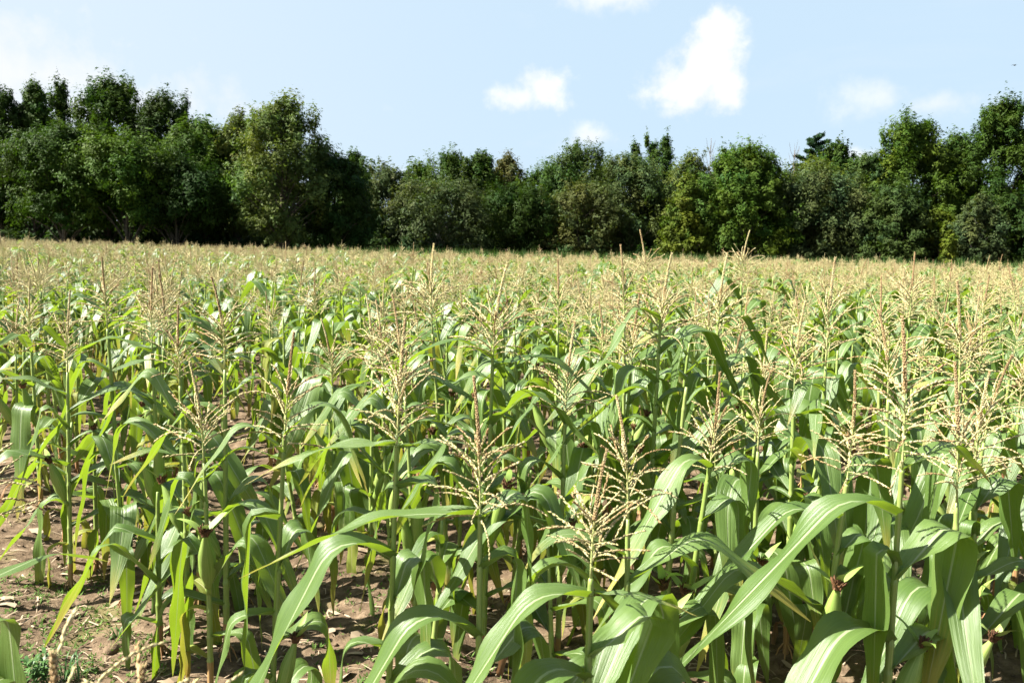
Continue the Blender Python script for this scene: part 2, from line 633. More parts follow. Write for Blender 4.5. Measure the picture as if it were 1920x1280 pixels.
def rand_leaf(kind, i):
    u = rng.uniform
    if kind == 'flag':
        return leaf_geo(u(.26, .44), u(.042, .06), u(15, 60), u(-60, 0), u(.3, .6), u(.15, .4), u(-50, 50), u(-.1, .1), u(.03, .1), i)
    if kind == 'upper':
        return leaf_geo(u(.50, .72), u(.068, .09), u(30, 66), u(-90, -35), u(.15, .45), u(.04, .22), u(-70, 70), u(-.14, .14), u(.08, .22), i)
    if kind == 'mid':
        return leaf_geo(u(.62, .88), u(.082, .108), u(22, 62), u(-95, -50), u(.13, .42), u(.03, .18), u(-80, 80), u(-.16, .16), u(.10, .28), i)
    if kind == 'low':
        return leaf_geo(u(.5, .72), u(.066, .086), u(5, 45), u(-95, -70), u(.12, .3), u(.06, .18), u(-90, 90), u(-.15, .15), u(.1, .24), i)
    if kind == 'yellow':
        return leaf_geo(u(.4, .62), u(.05, .07), u(-10, 35), u(-95, -70), u(.12, .3), u(.06, .2), u(-120, 120), u(-.15, .15), u(.12, .3), i, mi=YELL)
    return leaf_geo(u(.28, .42), u(.03, .045), u(-40, 0), u(-98, -80), u(.1, .25), u(.05, .15), u(-200, 200), u(-.2, .2), u(.3, .5), i, mi=DRY, nw=4, ns=14, fold=35)


for k_, n_ in (('flag', 10), ('upper', 16), ('mid', 24), ('low', 14), ('yellow', 10), ('dry', 8)):
    LIB[k_] = [rand_leaf(k_, 100 + i * 7) for i in range(n_)]


# tassel pieces
def spikelet(g, p, d, n, L, w, mi):
    """small pointed floret husk at p along direction d"""
    s = d.cross(n)
    if s.length < 1e-5:
        s = d.cross(Vector((1, 0, 0.1)))
    s.normalize()
    n2 = s.cross(d)
    a = p + d * (L * 0.45)
    v = [p, a + s * w, a + n2 * w * 0.8, a - s * w, a - n2 * w * 0.8, p + d * L]
    f = [(0, 2, 1), (0, 3, 2), (0, 4, 3), (0, 1, 4), (5, 1, 2), (5, 2, 3), (5, 3, 4), (5, 4, 1)]
    g.add([tuple(x) for x in v], f, None, mi)


def branch_geo(L, arch, seed, mi=STRAW):
    """one lateral tassel branch along +X, arching downward, set with florets"""
    rg = random.Random(seed)
    g = Geo()
    pts, n = [], 9
    p = Vector((0, 0, 0))
    wob = rg.uniform(-14, 14)
    for i in range(n):
        s = i / (n - 1)
        pts.append(p.copy())
        a = R(lerp(0, -arch, s ** 1.2))
        b = R(wob * math.sin(3 * s + seed))
        p = p + Vector((math.cos(a) * math.cos(b), math.sin(b), math.sin(a))) * (L / (n - 1))
    v, f, uv = tube(pts, [lerp(0.0016, 0.0007, i / (n - 1)) for i in range(n)], 4)
    g.add(v, f, uv, AXIS)
    m = int(L / 0.0066)
    for i in range(m):
        s = 0.06 + 0.93 * i / m
        x = s * (n - 1)
        k = min(n - 2, int(x))
        q_ = pts[k].lerp(pts[k + 1], x - k)
        T = (pts[k + 1] - pts[k]).normalized()
        for sg in (-1, 1):
            ang = rg.uniform(0, 6.28)
            side = Vector((0, math.cos(ang), math.sin(ang)))
            d = (T + side * rg.uniform(.06, .34)).normalized()
            if rg.random() < .08:
                continue
            q2 = q_ + T * rg.uniform(-.005, .005)
            spikelet(g, q2, d, side, rg.uniform(.011, .019), rg.uniform(.0020, .0034), mi)
    return g


BRANCH = [branch_geo(rng.uniform(.09, .14), rng.uniform(-10, 45), 900 + i) for i in range(6)] + \
         [branch_geo(rng.uniform(.145, .22), rng.uniform(-5, 75), 950 + i) for i in range(10)]


def rachis_geo(H, spike_from, seed, bend):
    """tassel axis along +Z with the dense central spike above spike_from"""
    rg = random.Random(seed)
    g = Geo()
    n = 10
    pts = []
    ba = rg.uniform(0, 6.28)
    for i in range(n):
        s = i / (n - 1)
        o = bend * s ** 2.4
        pts.append(Vector((o * math.cos(ba), o * math.sin(ba), s * H)))
    v, f, uv = tube(pts, [lerp(0.0042, 0.0011, (i / (n - 1)) ** 0.7) for i in range(n)], 6)
    g.add(v, f, uv, AXIS)
    m = int((H - spike_from) / 0.0072)
    mi = SPIKE if rg.random() < 0.6 else STRAW
    for i in range(m):
        s = (spike_from + (H - spike_from) * i / m) / H
        x = s * (n - 1)
        k = min(n - 2, int(x))
        q_ = pts[k].lerp(pts[k + 1], x - k)
        T = (pts[k + 1] - pts[k]).normalized()
        t = i / m
        for j in range(5):
            ang = j * 1.257 + i * 0.7 + rg.uniform(-.3, .3)
            side = Vector((math.cos(ang), math.sin(ang), 0))
            d = (T + side * lerp(.5, .26, t)).normalized()
            spikelet(g, q_ + side * 0.001, d, side, rg.uniform(.011, .015), lerp(.0034, .0022, t), mi)
    return g, pts


def tassel_plan(seed, H=None, nb=None):
    """-> (rachis geo, [(branch geo, matrix)])"""
    rg = random.Random(seed)
    H = H or rg.uniform(.37, .46)
    nb = nb or rg.randint(22, 31)
    zone0, zone1 = 0.04, H * rg.uniform(.44, .54)
    rach, pts = rachis_geo(H, zone1 * 0.96, seed, rg.uniform(0, .06))
    br = []
    ang = rg.uniform(0, 6.28)
    spread = rg.uniform(-8, 12)
    for i in range(nb):
        t = i / (nb - 1)
        z = lerp(zone0, zone1, t)
        x = z / H * 9
        k = min(8, int(x))
        q_ = pts[k].lerp(pts[k + 1], x - k)
        ang += 2.4 + rg.uniform(-.4, .4)
        el = lerp(24, 62, t) - spread + rg.uniform(-15, 15)       # above the horizontal
        bg_ = BRANCH[6 + rg.randrange(10)] if t < .78 else BRANCH[rg.randrange(6)]
        M = (Matrix.Translation(q_) @ Matrix.Rotation(ang, 4, 'Z') @ Matrix.Rotation(-R(el), 4, 'Y')
             @ Matrix.Scale(rg.uniform(.8, 1.15), 4))
        br.append((bg_, M))
    return rach, br


TASSELS = []
for i in range(11):
    rach, br = tassel_plan(300 + i) if i < 10 else tassel_plan(340, H=.2, nb=14)
    whole = Geo().merge(rach)
    for b, M in br:
        whole.merge(b, M)
    TASSELS.append((rach, br, whole))


# ears
def ear_geo(L, r, seed):
    rg = random.Random(seed)
    g = Geo()
    n, k = 14, 14
    v, f, uv = [], [], []
    for i in range(n + 1):
        s = i / n
        prof = (0.42 + 0.58 * sstep(s / .28)) * (1 - sstep((s - .5) / .56) * .86)
        for j in range(k):
            a = 2 * math.pi * j / k
            # three overlapping husk leaves: a step in radius at each lapped edge
            lap = ((a + s * 0.5) % 2.094) / 2.094
            rr = r * prof * (1 + 0.10 * lap + 0.03 * math.sin(9 * a))
            v.append((rr * math.cos(a) + 0.02 * s * s, rr * math.sin(a), s * L))
            uv.append((j / k, s))
    for i in range(n):
        for j in range(k):
            j2 = (j + 1) % k
            f.append((i * k + j, i * k + j2, (i + 1) * k + j2, (i + 1) * k + j))
    f.append(tuple(range(k - 1, -1, -1)))
    g.add(v, f, uv, HUSK)
    # shank
    g.add(*tube([(-.02, 0, -.05), (-.006, 0, -.02), (0, 0, .005)], [.008, .009, .011], 7), HUSK)
    # short husk flag leaves at the tip
    for q_ in range(3):
        lf = leaf_geo(rg.uniform(.07, .13), .02, rg.uniform(40, 80), rg.uniform(-30, 60), .5, .4, 0, 0, .1, seed + q_, mi=HUSK, ns=7, nw=2, r0=0)
        g.merge(lf, Matrix.Translation((.016, 0, L * .92)) @ Matrix.Rotation(q_ * 2.1 + seed, 4, 'Z'))
    return g


def silk_geo(seed):
    rg = random.Random(seed)
    g = Geo()
    for i in range(60):
        a, el = rg.uniform(0, 6.28), rg.uniform(62, 89)
        d = Vector((math.cos(a) * math.cos(R(el)), math.sin(a) * math.cos(R(el)), math.sin(R(el))))
        L = rg.uniform(.022, .042)
        p0 = Vector((rg.uniform(-.009, .009), rg.uniform(-.009, .009), -.014))
        pts = [p0, p0 + d * L * .5, p0 + d * L * .8 + Vector((d.x * L * .3, d.y * L * .3, -L * .1)), p0 + d * L + Vector((d.x * L * .35, d.y * L * .35, -L * .12))]
        g.add(*tube(pts, [.0034, .0038, .0030, .0014], 3, False), SILK)
    return g


EARS = [(ear_geo(rng.uniform(.22, .28), rng.uniform(.021, .026), 40 + i), silk_geo(60 + i)) for i in range(4)]


def stalk_geo(H, nodes, r0, r1, bow, seed):
    """stalk to the tassel, a sheath collar under each leaf, brown brace-root foot"""
    g = Geo()
    zs = [(-0.06, r0 * 1.05)]
    prev = 0.0
    for nz in nodes + [H]:
        seg = nz - prev
        a, b = lerp(r0, r1, prev / H), lerp(r0, r1, nz / H)
        zs.append((prev + .002, a * 1.10))
        zs.append((prev + min(.02, seg * .3), a * 1.0))
        zs.append((prev + seg * .55, lerp(a, b, .5) * 1.02))
        zs.append((nz - .008, b * 1.16))
        zs.append((nz - .001, b * 1.24))
        prev = nz
    zs = zs[:-2] + [(H, r1 * .8)]
    pts = [Vector((bow[0] * (max(z, 0) / H) ** 2, bow[1] * (max(z, 0) / H) ** 2, z)) for z, _ in zs]
    v, f, uv = tube(pts, [r for _, r in zs], 6)
    mi = []
    for q_ in f:
        zc = v[q_[0]][2]
        mi.append(FOOT if zc < 0.12 else STALK)
    g.add(v, f, uv, mi)
    # brace roots
    rg = random.Random(seed)
    for i in range(6):
        a = i * 1.05 + rg.uniform(-.2, .2)
        c, s = math.cos(a), math.sin(a)
        g.add(*tube([(c * r0 * .7, s * r0 * .7, .045), (c * .03, s * .03, .02), (c * .05, s * .05, -.03)], [.004, .0036, .003], 4, False), FOOT)
    return g


def bow_at(bow, z, H):
    t = (max(z, 0) / H) ** 2
    return Vector((bow[0] * t, bow[1] * t, z))


def plan_plant(seed, H, th=None, vigor=1.0, hero=None, yellow=0.0, plane=None, tas=None, bare=False):
    """H: height of the tassel tip. -> list of (name, geo, matrix, children)"""
    rg = random.Random(seed)
    tassel = TASSELS[rg.randrange(10)] if tas is None else TASSELS[tas]
    tH = max(v[2] for v in tassel[0].v)
    Hs = H if bare else H - tH * (th or 1.0)
    bow = (rg.uniform(-.05, .05), rg.uniform(-.05, .05))
    if hero:
        bow = (0, 0)
    specs = []
    hero_leaves = hero.get('leaves', []) if hero else []
    if hero_leaves:
        top_fill = min(l[0] for l in hero_leaves) - .10
    else:
        top_fill = Hs - rg.uniform(.06, .12)
    for l in hero_leaves:
        g = leaf_geo(l[2], l[3], l[4], l[5], l[6], l[7], l[8] if len(l) > 8 else 0, l[9] if len(l) > 9 else 0, rg.uniform(.08, .2), seed + int(l[0] * 1000), mi=l[10] if len(l) > 10 else LEAF, ns=28)
        specs.append((l[0], R(l[1]), g, 1.0))
    az = plane if plane is not None else (R(200) + rg.gauss(0, .75) + (math.pi if rg.random() < .5 else 0))
    z, i = top_fill, 0
    if hero_leaves:
        az = R(hero_leaves[-1][1])
        i = max(1, int((Hs - z) / .14))
    while z > 0.10:
        az += math.pi + rg.uniform(-.35, .35)
        frac = z / Hs
        if not hero_leaves and i == 0:
            kind = 'flag'
        elif frac > .74:
            kind = 'upper'
        elif frac > .42:
            kind = 'mid'
        elif frac > .26:
            kind = 'low'
        elif frac > .15:
            kind = 'yellow' if rg.random() < .55 else 'low'
        else:
            kind = 'dry'
        if kind in ('low', 'mid', 'upper') and rg.random() < yellow:
            kind = 'yellow'
        specs.append((z, az, LIB[kind][rg.randrange(len(LIB[kind]))], vigor * rg.uniform(.88, 1.1)))
        z -= rg.uniform(.082, .128) * (0.85 if frac < .35 else 1.0)
        i += 1
    nodes = sorted(s[0] for s in specs)
    r0, r1 = rg.uniform(.0120, .0145), rg.uniform(.0062, .0075)
    parts = [('stalk', stalk_geo(Hs, nodes, r0, r1, bow, seed), Matrix.Identity(4), [])]
    for z, a, g, sc in specs:
        rr = lerp(r0, r1, z / Hs)
        M = (Matrix.Translation(bow_at(bow, z, Hs)) @ Matrix.Rotation(a, 4, 'Z') @ Matrix.Translation((rr * .6 - .010, 0, -.004))
             @ Matrix.Rotation(rg.uniform(-.06, .06), 4, 'X') @ Matrix.Scale(sc, 4))
        parts.append(('leaf', g, M, []))
    if bare:
        return parts
    tl = Vector((2 * bow[0] / Hs, 2 * bow[1] / Hs, 1)).normalized()
    Mt = (Matrix.Translation(bow_at(bow, Hs - .004, Hs)) @ tl.to_track_quat('Z', 'Y').to_matrix().to_4x4()
          @ Matrix.Rotation(rg.uniform(0, 6.28), 4, 'Z') @ Matrix.Scale(th or 1.0, 4))
    parts.append(('tassel', tassel, Mt, []))
    n_ear = hero.get('ears') if hero and 'ears' in hero else ([None] if rg.random() < .88 else []) + ([None] if rg.random() < .3 else [])
    for q_, e in enumerate(n_ear):
        if e is None:
            ez, ea, es = Hs * rg.uniform(.36, .5) - .12 * q_, R(275) + rg.gauss(0, 1.0), rg.uniform(.9, 1.15)
            et = rg.uniform(9, 24)
        else:
            ez, ea, et, es = e[0], R(e[1]), e[2], e[3]
        ear = EARS[rg.randrange(4)]
        M = (Matrix.Translation(bow_at(bow, ez, Hs)) @ Matrix.Rotation(ea, 4, 'Z') @ Matrix.Translation((.026, 0, .04))
             @ Matrix.Rotation(R(et), 4, 'Y') @ Matrix.Scale(es, 4))
        L = max(v[2] for v in ear[0].v[:200])
        parts.append(('ear', ear[0], M, [('silk', ear[1], Matrix.Translation((.018, 0, L * .97)))]))
    return parts


def build_plant(parts, base, tilt, label, group, branches):
    root = link('corn_plant', None)
    root.empty_display_size = 0.1
    ax, am = tilt
    root.matrix_world = Matrix.Translation(base) @ Matrix.Rotation(am, 4, Vector((-math.sin(ax), math.cos(ax), 0)))
    tag(root, label, 'corn plant', group)
    for name, g, M, ch in parts:
        if name == 'tassel':
            rach, br, whole = g
            if branches:
                t = link('tassel', rach.mesh('tassel_axis', CORN_MATS), root, M)
                for b, Mb in br:
                    link('branch', b.mesh('tassel_branch', CORN_MATS), t, Mb)
            else:
                link('tassel', whole.mesh('tassel', CORN_MATS), root, M)
            continue
        o = link(name, g.mesh(name, CORN_MATS), root, M)
        for cn, cg, CM in ch:
            link(cn, cg.mesh(cn, CORN_MATS), o, CM)
    return root


def join_plant(parts):
    w = Geo()
    for name, g, M, ch in parts:
        w.merge(g[2] if name == 'tassel' else g, M)
        for cn, cg, CM in ch:
            w.merge(cg, M @ CM)
    return w


# ------------------------------------------------------------------ corn: the plants that can be told apart
# tip pixel, depth, lower stalk pixel, leaves: (pixel y on the stalk, azimuth, length, width, th0, th1, bend at, bend width, twist, sway)
HEROES = [
    dict(tip=(760, 588), d=1.85, low=(738, 1240), label='tall front corn plant with wide tan tassel, left of centre',
         leaves=[(832, 186, .42, .06, -2, -32, .5, .4), (838, 12, .30, .045, 12, -30, .5, .3), (915, 8, .48, .08, 18, -100, .2, .05),
                 (1045, 207, .88, .112, 34, -64, .16, .12, 12), (1140, 38, .58, .09, 74, -85, .26, .1), (1215, 190, .5, .07, 20, -85, .2, .1)], ears=[]),
    dict(tip=(890, 700), d=1.72, low=(885, 1240), label='front corn plant with upright narrow tassel over a straight bare stalk',
         leaves=[(963, 187, .62, .082, 4, -24, .35, .3, 20), (975, 20, .4, .075, 40, -85, .3, .1), (1066, 12, .66, .092, 30, -92, .12, .05),
                 (1195, 203, .75, .10, 42, -56, .2, .14, 10), (1270, 20, .6, .09, 50, -80, .3, .1)], ears=[]),
    dict(tip=(1137, 838), d=1.52, low=(1124, 1250), label='nearest corn plant, its low tassel at the bottom centre of the photo',
         leaves=[(1117, 198, .62, .085, 14, -54, .18, .14, 10), (1110, 350, .24, .028, 5, -20, .5, .3), (1236, 18, .60, .118, 36, -110, .27, .06, -15),
                 (1275, 215, .6, .10, 40, -60, .2, .15)], ears=[]),
    dict(tip=(1352, 690), d=2.2, low=(1276, 1185), label='leaning corn plant with pale fan-shaped tassel, right of centre', bow=(.05, 0),
         leaves=[(872, 212, .68, .082, 28, -62, .14, .1, 25), (900, 20, .55, .08, 45, -85, .28, .12), (975, 15, .5, .085, 50, -80, .25, .1),
                 (1062, 190, .55, .095, 42, -60, .22, .1, 15), (1150, 330, .6, .085, 50, -75, .3, .1)]),
    dict(tip=(1703, 588), d=1.88, low=(1662, 1200), label='front corn plant with the largest spreading tassel, at right', bow=(.03, 0), th=1.1,
         leaves=[(880, 20, .4, .06, 30, -40, .4, .2), (965, 184, 1.0, .112, 26, -47, .13, .1, 12), (1090, 12, .8, .125, 46, -100, .27, .07, -10),
                 (1060, 190, .6, .10, 62, -92, .1, .05), (1206, 206, .75, .125, 42, -50, .2, .18, 8), (1260, 20, .6, .09, 40, -80, .3, .1)], ears=[(.33, 10, 14, 1.1)]),
    dict(tip=(1612, 690), d=2.15, low=(1545, 1165), label='corn plant with a fat bright green ear, left of the largest tassel', bow=(.05, 0),
         leaves=[(905, 30, .5, .085, 45, -70, .25, .12), (968, 186, .75, .088, 12, -52, .2, .1), (1040, 10, .5, .10, 55, -95, .2, .06), (1095, 10, .55, .10, 50, -95, .12, .05)],
         ears=[(.38, 260, 4, 1.15)]),
    dict(tip=(1852, 690), d=2.2, low=(1840, 1150), label='corn plant with drooping wide leaves close to the right edge',
         leaves=[(890, 190, .5, .08, 50, -80, .25, .1), (1005, 200, .5, .10, 62, -84, .2, .1), (1088, 0, .42, .075, 28, -40, .4, .2), (960, 20, .5, .09, 50, -80, .3, .1)],
         ears=[(.30, 60, 24, 1.1)]),
    dict(tip=(553, 615), d=2.15, low=(530, 1080), label='corn plant with sparse pale tassel and one broad hanging leaf', bow=(.02, 0),
         leaves=[(815, 30, .55, .07, 48, -70, .3, .15), (850, 200, .5, .065, 48, -60, .3, .15), (972, 197, .66, .112, 14, -90, .1, .04, -10),
                 (1068, 50, .5, .085, 72, -75, .28, .1), (1150, 200, .55, .085, 5, -80, .2, .1)], ears=[(.18, 10, 6, 1.0)]),
    dict(tip=(405, 515), d=2.75, low=(410, 1200), label='tall corn plant with bushy pale tassel, standing left of the sparse one', th=1.05,
         leaves=[(745, 20, .4, .06, 40, -40, .35, .2), (788, 186, .62, .08, 42, -56, .2, .12, 15), (866, 202, .68, .095, 22, -84, .12, .06),
                 (955, 20, .58, .085, 58, -72, .3, .12), (1052, 196, .62, .085, 26, -52, .2, .1), (1090, 20, .5, .08, 50, -85, .2, .1)], ears=[(.38, 200, 25, 1.0)]),
    dict(tip=(285, 498), d=3.35, low=(300, 850), label='corn plant with dense tan tassel and brown spike at left',
         leaves=[(660, 186, .5, .07, 25, -30, .4, .2), (690, 10, .5, .065, 30, -25, .5, .3), (760, 200, .7, .08, 45, -65, .2, .1, 20), (850, 20, .5, .08, 50, -80, .2, .1)]),
    dict(tip=(200, 478), d=3.5, low=(228, 860), label='corn plant with a dark tall spike at far left', bow=(-.05, 0),
         leaves=[(640, 5, .48, .06, 20, -28, .4, .2), (700, 190, .6, .08, 40, -70, .2, .1), (790, 190, .7, .08, 25, -55, .25, .2), (880, 15, .6, .08, 45, -75, .2, .1)]),
    dict(tip=(950, 487), d=2.7, low=(932, 1000), label='tall corn plant with a broad tassel, behind the upright narrow one', th=1.05,
         leaves=[(672, 187, .6, .085, 32, -42, .3, .2, 15), (690, 15, .5, .075, 20, -40, .4, .3, 40), (800, 330, .6, .115, 48, -40, .4, .15, -50), (845, 190, .6, .09, 35, -60, .25, .1), (930, 20, .6, .09, 50, -80, .2, .1)]),
    dict(tip=(812, 452), d=3.3, low=(838, 850), label='tall corn plant whose reddish spike reaches the dark trees, left of centre', bow=(-.03, 0), th=1.1,
         leaves=[(640, 200, .4, .06, 20, -40, .35, .2), (735, 8, .7, .085, 24, -50, .3, .15, 20), (780, 190, .65, .085, 40, -70, .2, .1)]),
    dict(tip=(1078, 600), d=2.8, low=(1068, 900), label='corn plant with a thin green tassel of long fine branches', th=1.05,
         leaves=[(795, 185, .5, .08, 60, -60, .3, .1), (835, 20, .6, .085, 50, -80, .25, .1), (900, 200, .6, .085, 45, -80, .25, .1)]),
    dict(tip=(1200, 545), d=3.1, low=(1180, 820), label='corn plant with a compact rust-brown tassel, right of centre',
         leaves=[(690, 30, .6, .085, 35, -40, .4, .2, 30), (700, 195, .5, .075, 30, -60, .25, .15), (760, 20, .6, .085, 50, -70, .3, .1)]),
    dict(tip=(1255, 470), d=2.95, low=(1236, 800), label='corn plant with a pale tassel on a long straight yellow stalk, right of centre', th=1.1,
         leaves=[(600, 190, .5, .08, 35, -60, .2, .1), (665, 20, .75, .095, 40, -60, .3, .15), (720, 200, .65, .09, 40, -75, .2, .1)]),
    dict(tip=(1362, 470), d=3.1, low=(1360, 720), label='tall corn plant with a dense tassel and thick brown spike', th=1.05,
         leaves=[(600, 20, .42, .07, 12, -60, .3, .1), (655, 190, .6, .09, 50, -75, .25, .1), (710, 15, .6, .09, 50, -75, .25, .1)]),
    dict(tip=(1201, 424), d=5.0, low=(1215, 600), label='tallest corn plant, tassel standing clear against the trees at centre', bow=(.0, 0), th=1.05),
    dict(tip=(1404, 430), d=5.6, low=(1400, 560), label='tall corn plant whose tassel stands clear against trees, right of the tallest', th=1.05),
    dict(tip=(1505, 560), d=2.9, low=(1495, 860), label='corn plant with small tan tassel among the dark leaves at right', th=.95),
    dict(tip=(1562, 478), d=3.0, low=(1546, 800), label='tall corn plant with loose pale tassel and thick yellow stalk at right', th=1.1),
    dict(tip=(1655, 575), d=2.75, low=(1650, 900), label='corn plant with a red-brown spike behind the largest tassel', th=.95),
    dict(tip=(1792, 520), d=2.7, low=(1780, 850), label='corn plant with a pale wide tassel near the right edge', th=1.1),
    dict(tip=(1800, 672), d=2.05, low=(1790, 1000), label='corn plant whose tan tassel overlaps the largest one on its right', th=1.0),
    dict(tip=(1720, 470), d=3.9, low=(1705, 640), label='corn plant with straw tassel below the tall trees at right'),
    dict(tip=(1165, 455), d=3.6, low=(1165, 700), label='corn plant with an upright tassel, left of the tallest one'),
    dict(tip=(1440, 690), d=2.5, low=(1430, 980), label='small corn plant with a drooping brown tassel, right of centre', th=.8),
    dict(tip=(1160, 740), d=2.0, low=(1158, 1000), label='corn plant with a pale tassel directly behind the nearest one', th=.95),
    dict(tip=(130, 540), d=3.4, low=(135, 900), label='low corn plant with wide drooping pale tassel at left'),
    dict(tip=(60, 520), d=4.3, low=(75, 750), label='corn plant with pale tassel at the left edge'),
    dict(tip=(95, 1205), d=.80, tas=10, low=(88, 1500), label='blurred dry tassel of a low plant at the bottom left corner', th=1.0, leaves=[(1650, 200, .3, .05, 0, -80, .2, .1)], ears=[]),
    dict(tip=(275, 1212), d=.85, tas=10, low=(215, 1500), label='blurred leaning dry tassel beside the bottom left corner', th=1.0, leaves=[(1650, 20, .3, .05, 0, -80, .2, .1)], ears=[]),
    dict(tip=(-25, 745), d=1.9, low=(-60, 1200), label='dry brown tassel reaching in from the left edge', th=1.0, ears=[]),
]
placed = []
n_plants = 0
for hi, h in enumerate(HEROES):
    d = h['d'] * 1.18
    tip, lowp = at(*h['tip'], d), at(*h['low'], d)
    slope = (tip - lowp) / max(1e-3, (tip.z - lowp.z))
    sl = max(-.14, min(.14, slope.x))
    base = Vector((tip.x - sl * tip.z, d, 0))
    base.z = float(ground_z(base.x, base.y))
    H = tip.z - base.z
    hl = []
    for l in h.get('leaves', []):
        z = at(h['low'][0], l[0], d).z - base.z
        if z > .08:
            hl.append((z,) + tuple(l[1:]))
    h2 = dict(h)
    h2['leaves'] = hl
    parts = plan_plant(2000 + hi * 31, H, th=h.get('th', .95) * (.92 if hi < 9 else 1.0) * (.88 if hi == 2 else 1.0), hero=h2, tas=h.get('tas'))
    tp_ = [p for p in parts if p[0] == 'tassel'][0]
    top_v = max(tp_[1][0].v, key=lambda q_: q_[2])
    base.x -= (tp_[2] @ Vector(top_v)).x          # the tassel's own bend
    build_plant(parts, base, (0.0, math.atan(sl)), h['label'], None, True)
    placed.append((base.x, base.y))
    n_plants += 1

# young shoots without a tassel that fill the rows low down; (photo pixel of the foot, height)
SHOOTS = [(300, 1222, .72, 'leafy shoot with no tassel at the left end of the near row'), (372, 1130, .80, 'shoot with hanging leaves beside the bushy pale tassel'),
          (180, 1050, .78, 'leafy shoot on the edge of bare soil at far left'), (655, 985, .85, 'leafy shoot with broad hanging blades beyond the soil gap'),
          (735, 945, .85, 'second leafy shoot beyond the soil gap, right of the first'), (806, 1262, .62, 'short leafy shoot between the two front stalks left of centre'),
          (235, 1120, .80, 'shoot with yellowing leaves near the mossy soil'), (460, 1120, .62, 'low shoot beside the broad hanging leaf'),
          (120, 1010, .7, 'sparse shoot with yellow tips leaning over the soil at left'), (1034, 1273, .6, 'low leafy shoot left of the nearest plant'),
          (1243, 1160, .72, 'leafy shoot behind the nearest low tassel, on its right'), (1420, 1195, .72, 'dark leafy shoot at the foot of the fan-shaped tassel'),
          (1760, 1190, .75, 'leafy shoot right of the largest tassel plant, near grass'), (1900, 1120, .75, 'leafy shoot cut by the right edge'),
          (1500, 1120, .7, 'shoot with wide dark leaves left of the fat ear'), (960, 1120, .7, 'leafy shoot behind the upright narrow tassel'),
          (560, 1010, .6, 'small shoot on the far side of the soil gap'), (860, 1060, .7, 'leafy shoot right of the tan tassel stalk'), (330, 1010, .75, 'bright backlit shoot in the second row at left')]
for i, (px, py, H, lab) in enumerate(SHOOTS):
    gp = on_ground(px, py)
    parts = plan_plant(3100 + i * 23, H, bare=True, vigor=.95, yellow=.25 if px < 260 else .05)
    build_plant(parts, Vector((gp.x, gp.y, float(ground_z(gp.x, gp.y)))), (rng.uniform(0, 6.28), rng.uniform(0, .14)), lab, None, False)
    n_plants += 1

# the far edge of the field, by bearing
EDGE_PX = [-700, 0, 350, 640, 800, 900, 1000, 1150, 1300, 1500, 1700, 1800, 1900, 2700]
EDGE_Y = [84, 76, 66, 54, 48, 43, 50, 46, 50, 52, 46, 36, 40, 40]


def field_edge(x, y):
    return float(np.interp(960 + x / y * FPX, EDGE_PX, EDGE_Y))


rp = random.Random(5)
cands = []
far_pts = []
v_i = -110
while v_i < 110:
    vv = ROW_0 + v_i * ROW_GAP
    t = -12.0
    while t < 110:
        t += max(.12, rp.gauss(.315, .075))
        v2 = vv + rp.gauss(0, .035 + .2 * min(1, max(0, t - 4) / 5))
        x, y = ROW_U[0] * t + ROW_V[0] * v2, ROW_U[1] * t + ROW_V[1] * v2
        if y < 1.3 or rp.random() < .06:
            continue
        if abs(x) > y * .66 + 1.2:
            continue
        if y > field_edge(x, y) + rp.uniform(-.8, .8):
            continue
        if v_i < 0 and y < 5.1 + rp.uniform(-.4, .5):
            continue
        if v_i == 0 and y < 2.9:
            continue
        px = 960 + x / y * FPX
        # keep clear of the plants set by hand, and thin the two front rows as in the photograph
        dmin = min((x - a) ** 2 + (y - b) ** 2 for a, b in placed) if y < 7 else 9
        if dmin < (.19 if y < 3.2 else .14) ** 2:
            continue
        if y < 2.7 and rp.random() < (.6 if px > 850 else .82):
            continue
        if 2.7 <= y < 3.9 and rp.random() < (.05 if px > 850 else .2):
            continue
        cands.append((y, x))
    v_i += 1
cands.sort()
near, far = [], []
for y, x in cands:
    if n_plants + len(near) < 300 and abs(x) < y * .64 + .35:
        near.append((x, y))
    else:
        far.append((x, y))
Y_SPLIT = near[-1][1]


def plant_height(x, y, r):
    base = 1.49 + .16 * (float(fbm(np.array(x * .22 + 40), np.array(y * .22 + 40), 2)) - .5) * 2
    return base + r.gauss(0, .10)


SHORT = ['the wide tan tassel left of centre', 'the upright narrow tassel', 'the nearest low tassel', 'the pale fan-shaped tassel', 'the largest tassel',
         'the plant with the fat ear', 'the wide-leaved plant by the right edge', 'the sparse pale tassel', 'the bushy pale tassel at left', 'the dense tan tassel at left',
         'the dark spike at far left', 'the broad tassel at centre', 'the reddish spike left of centre', 'the thin green tassel', 'the compact rust-brown tassel',
         'the long straight yellow stalk', 'the dense tassel with thick spike', 'the tallest plant', 'the tall plant right of the tallest', 'the small tan tassel at right',
         'the loose pale tassel at right', 'the red-brown spike', 'the pale tassel near the right edge', 'the overlapping tan tassel', 'the straw tassel at right',
         'the upright tassel left of the tallest', 'the drooping brown tassel', 'the tassel behind the nearest one', 'the wide drooping tassel at left', 'the pale tassel at the left edge']


def fit(looks, rest):
    words = looks.split()
    while words and len(' '.join(words + [rest]).replace('-', ' ').split()) > 16:
        words.pop(0)
    return ' '.join(words + [rest])


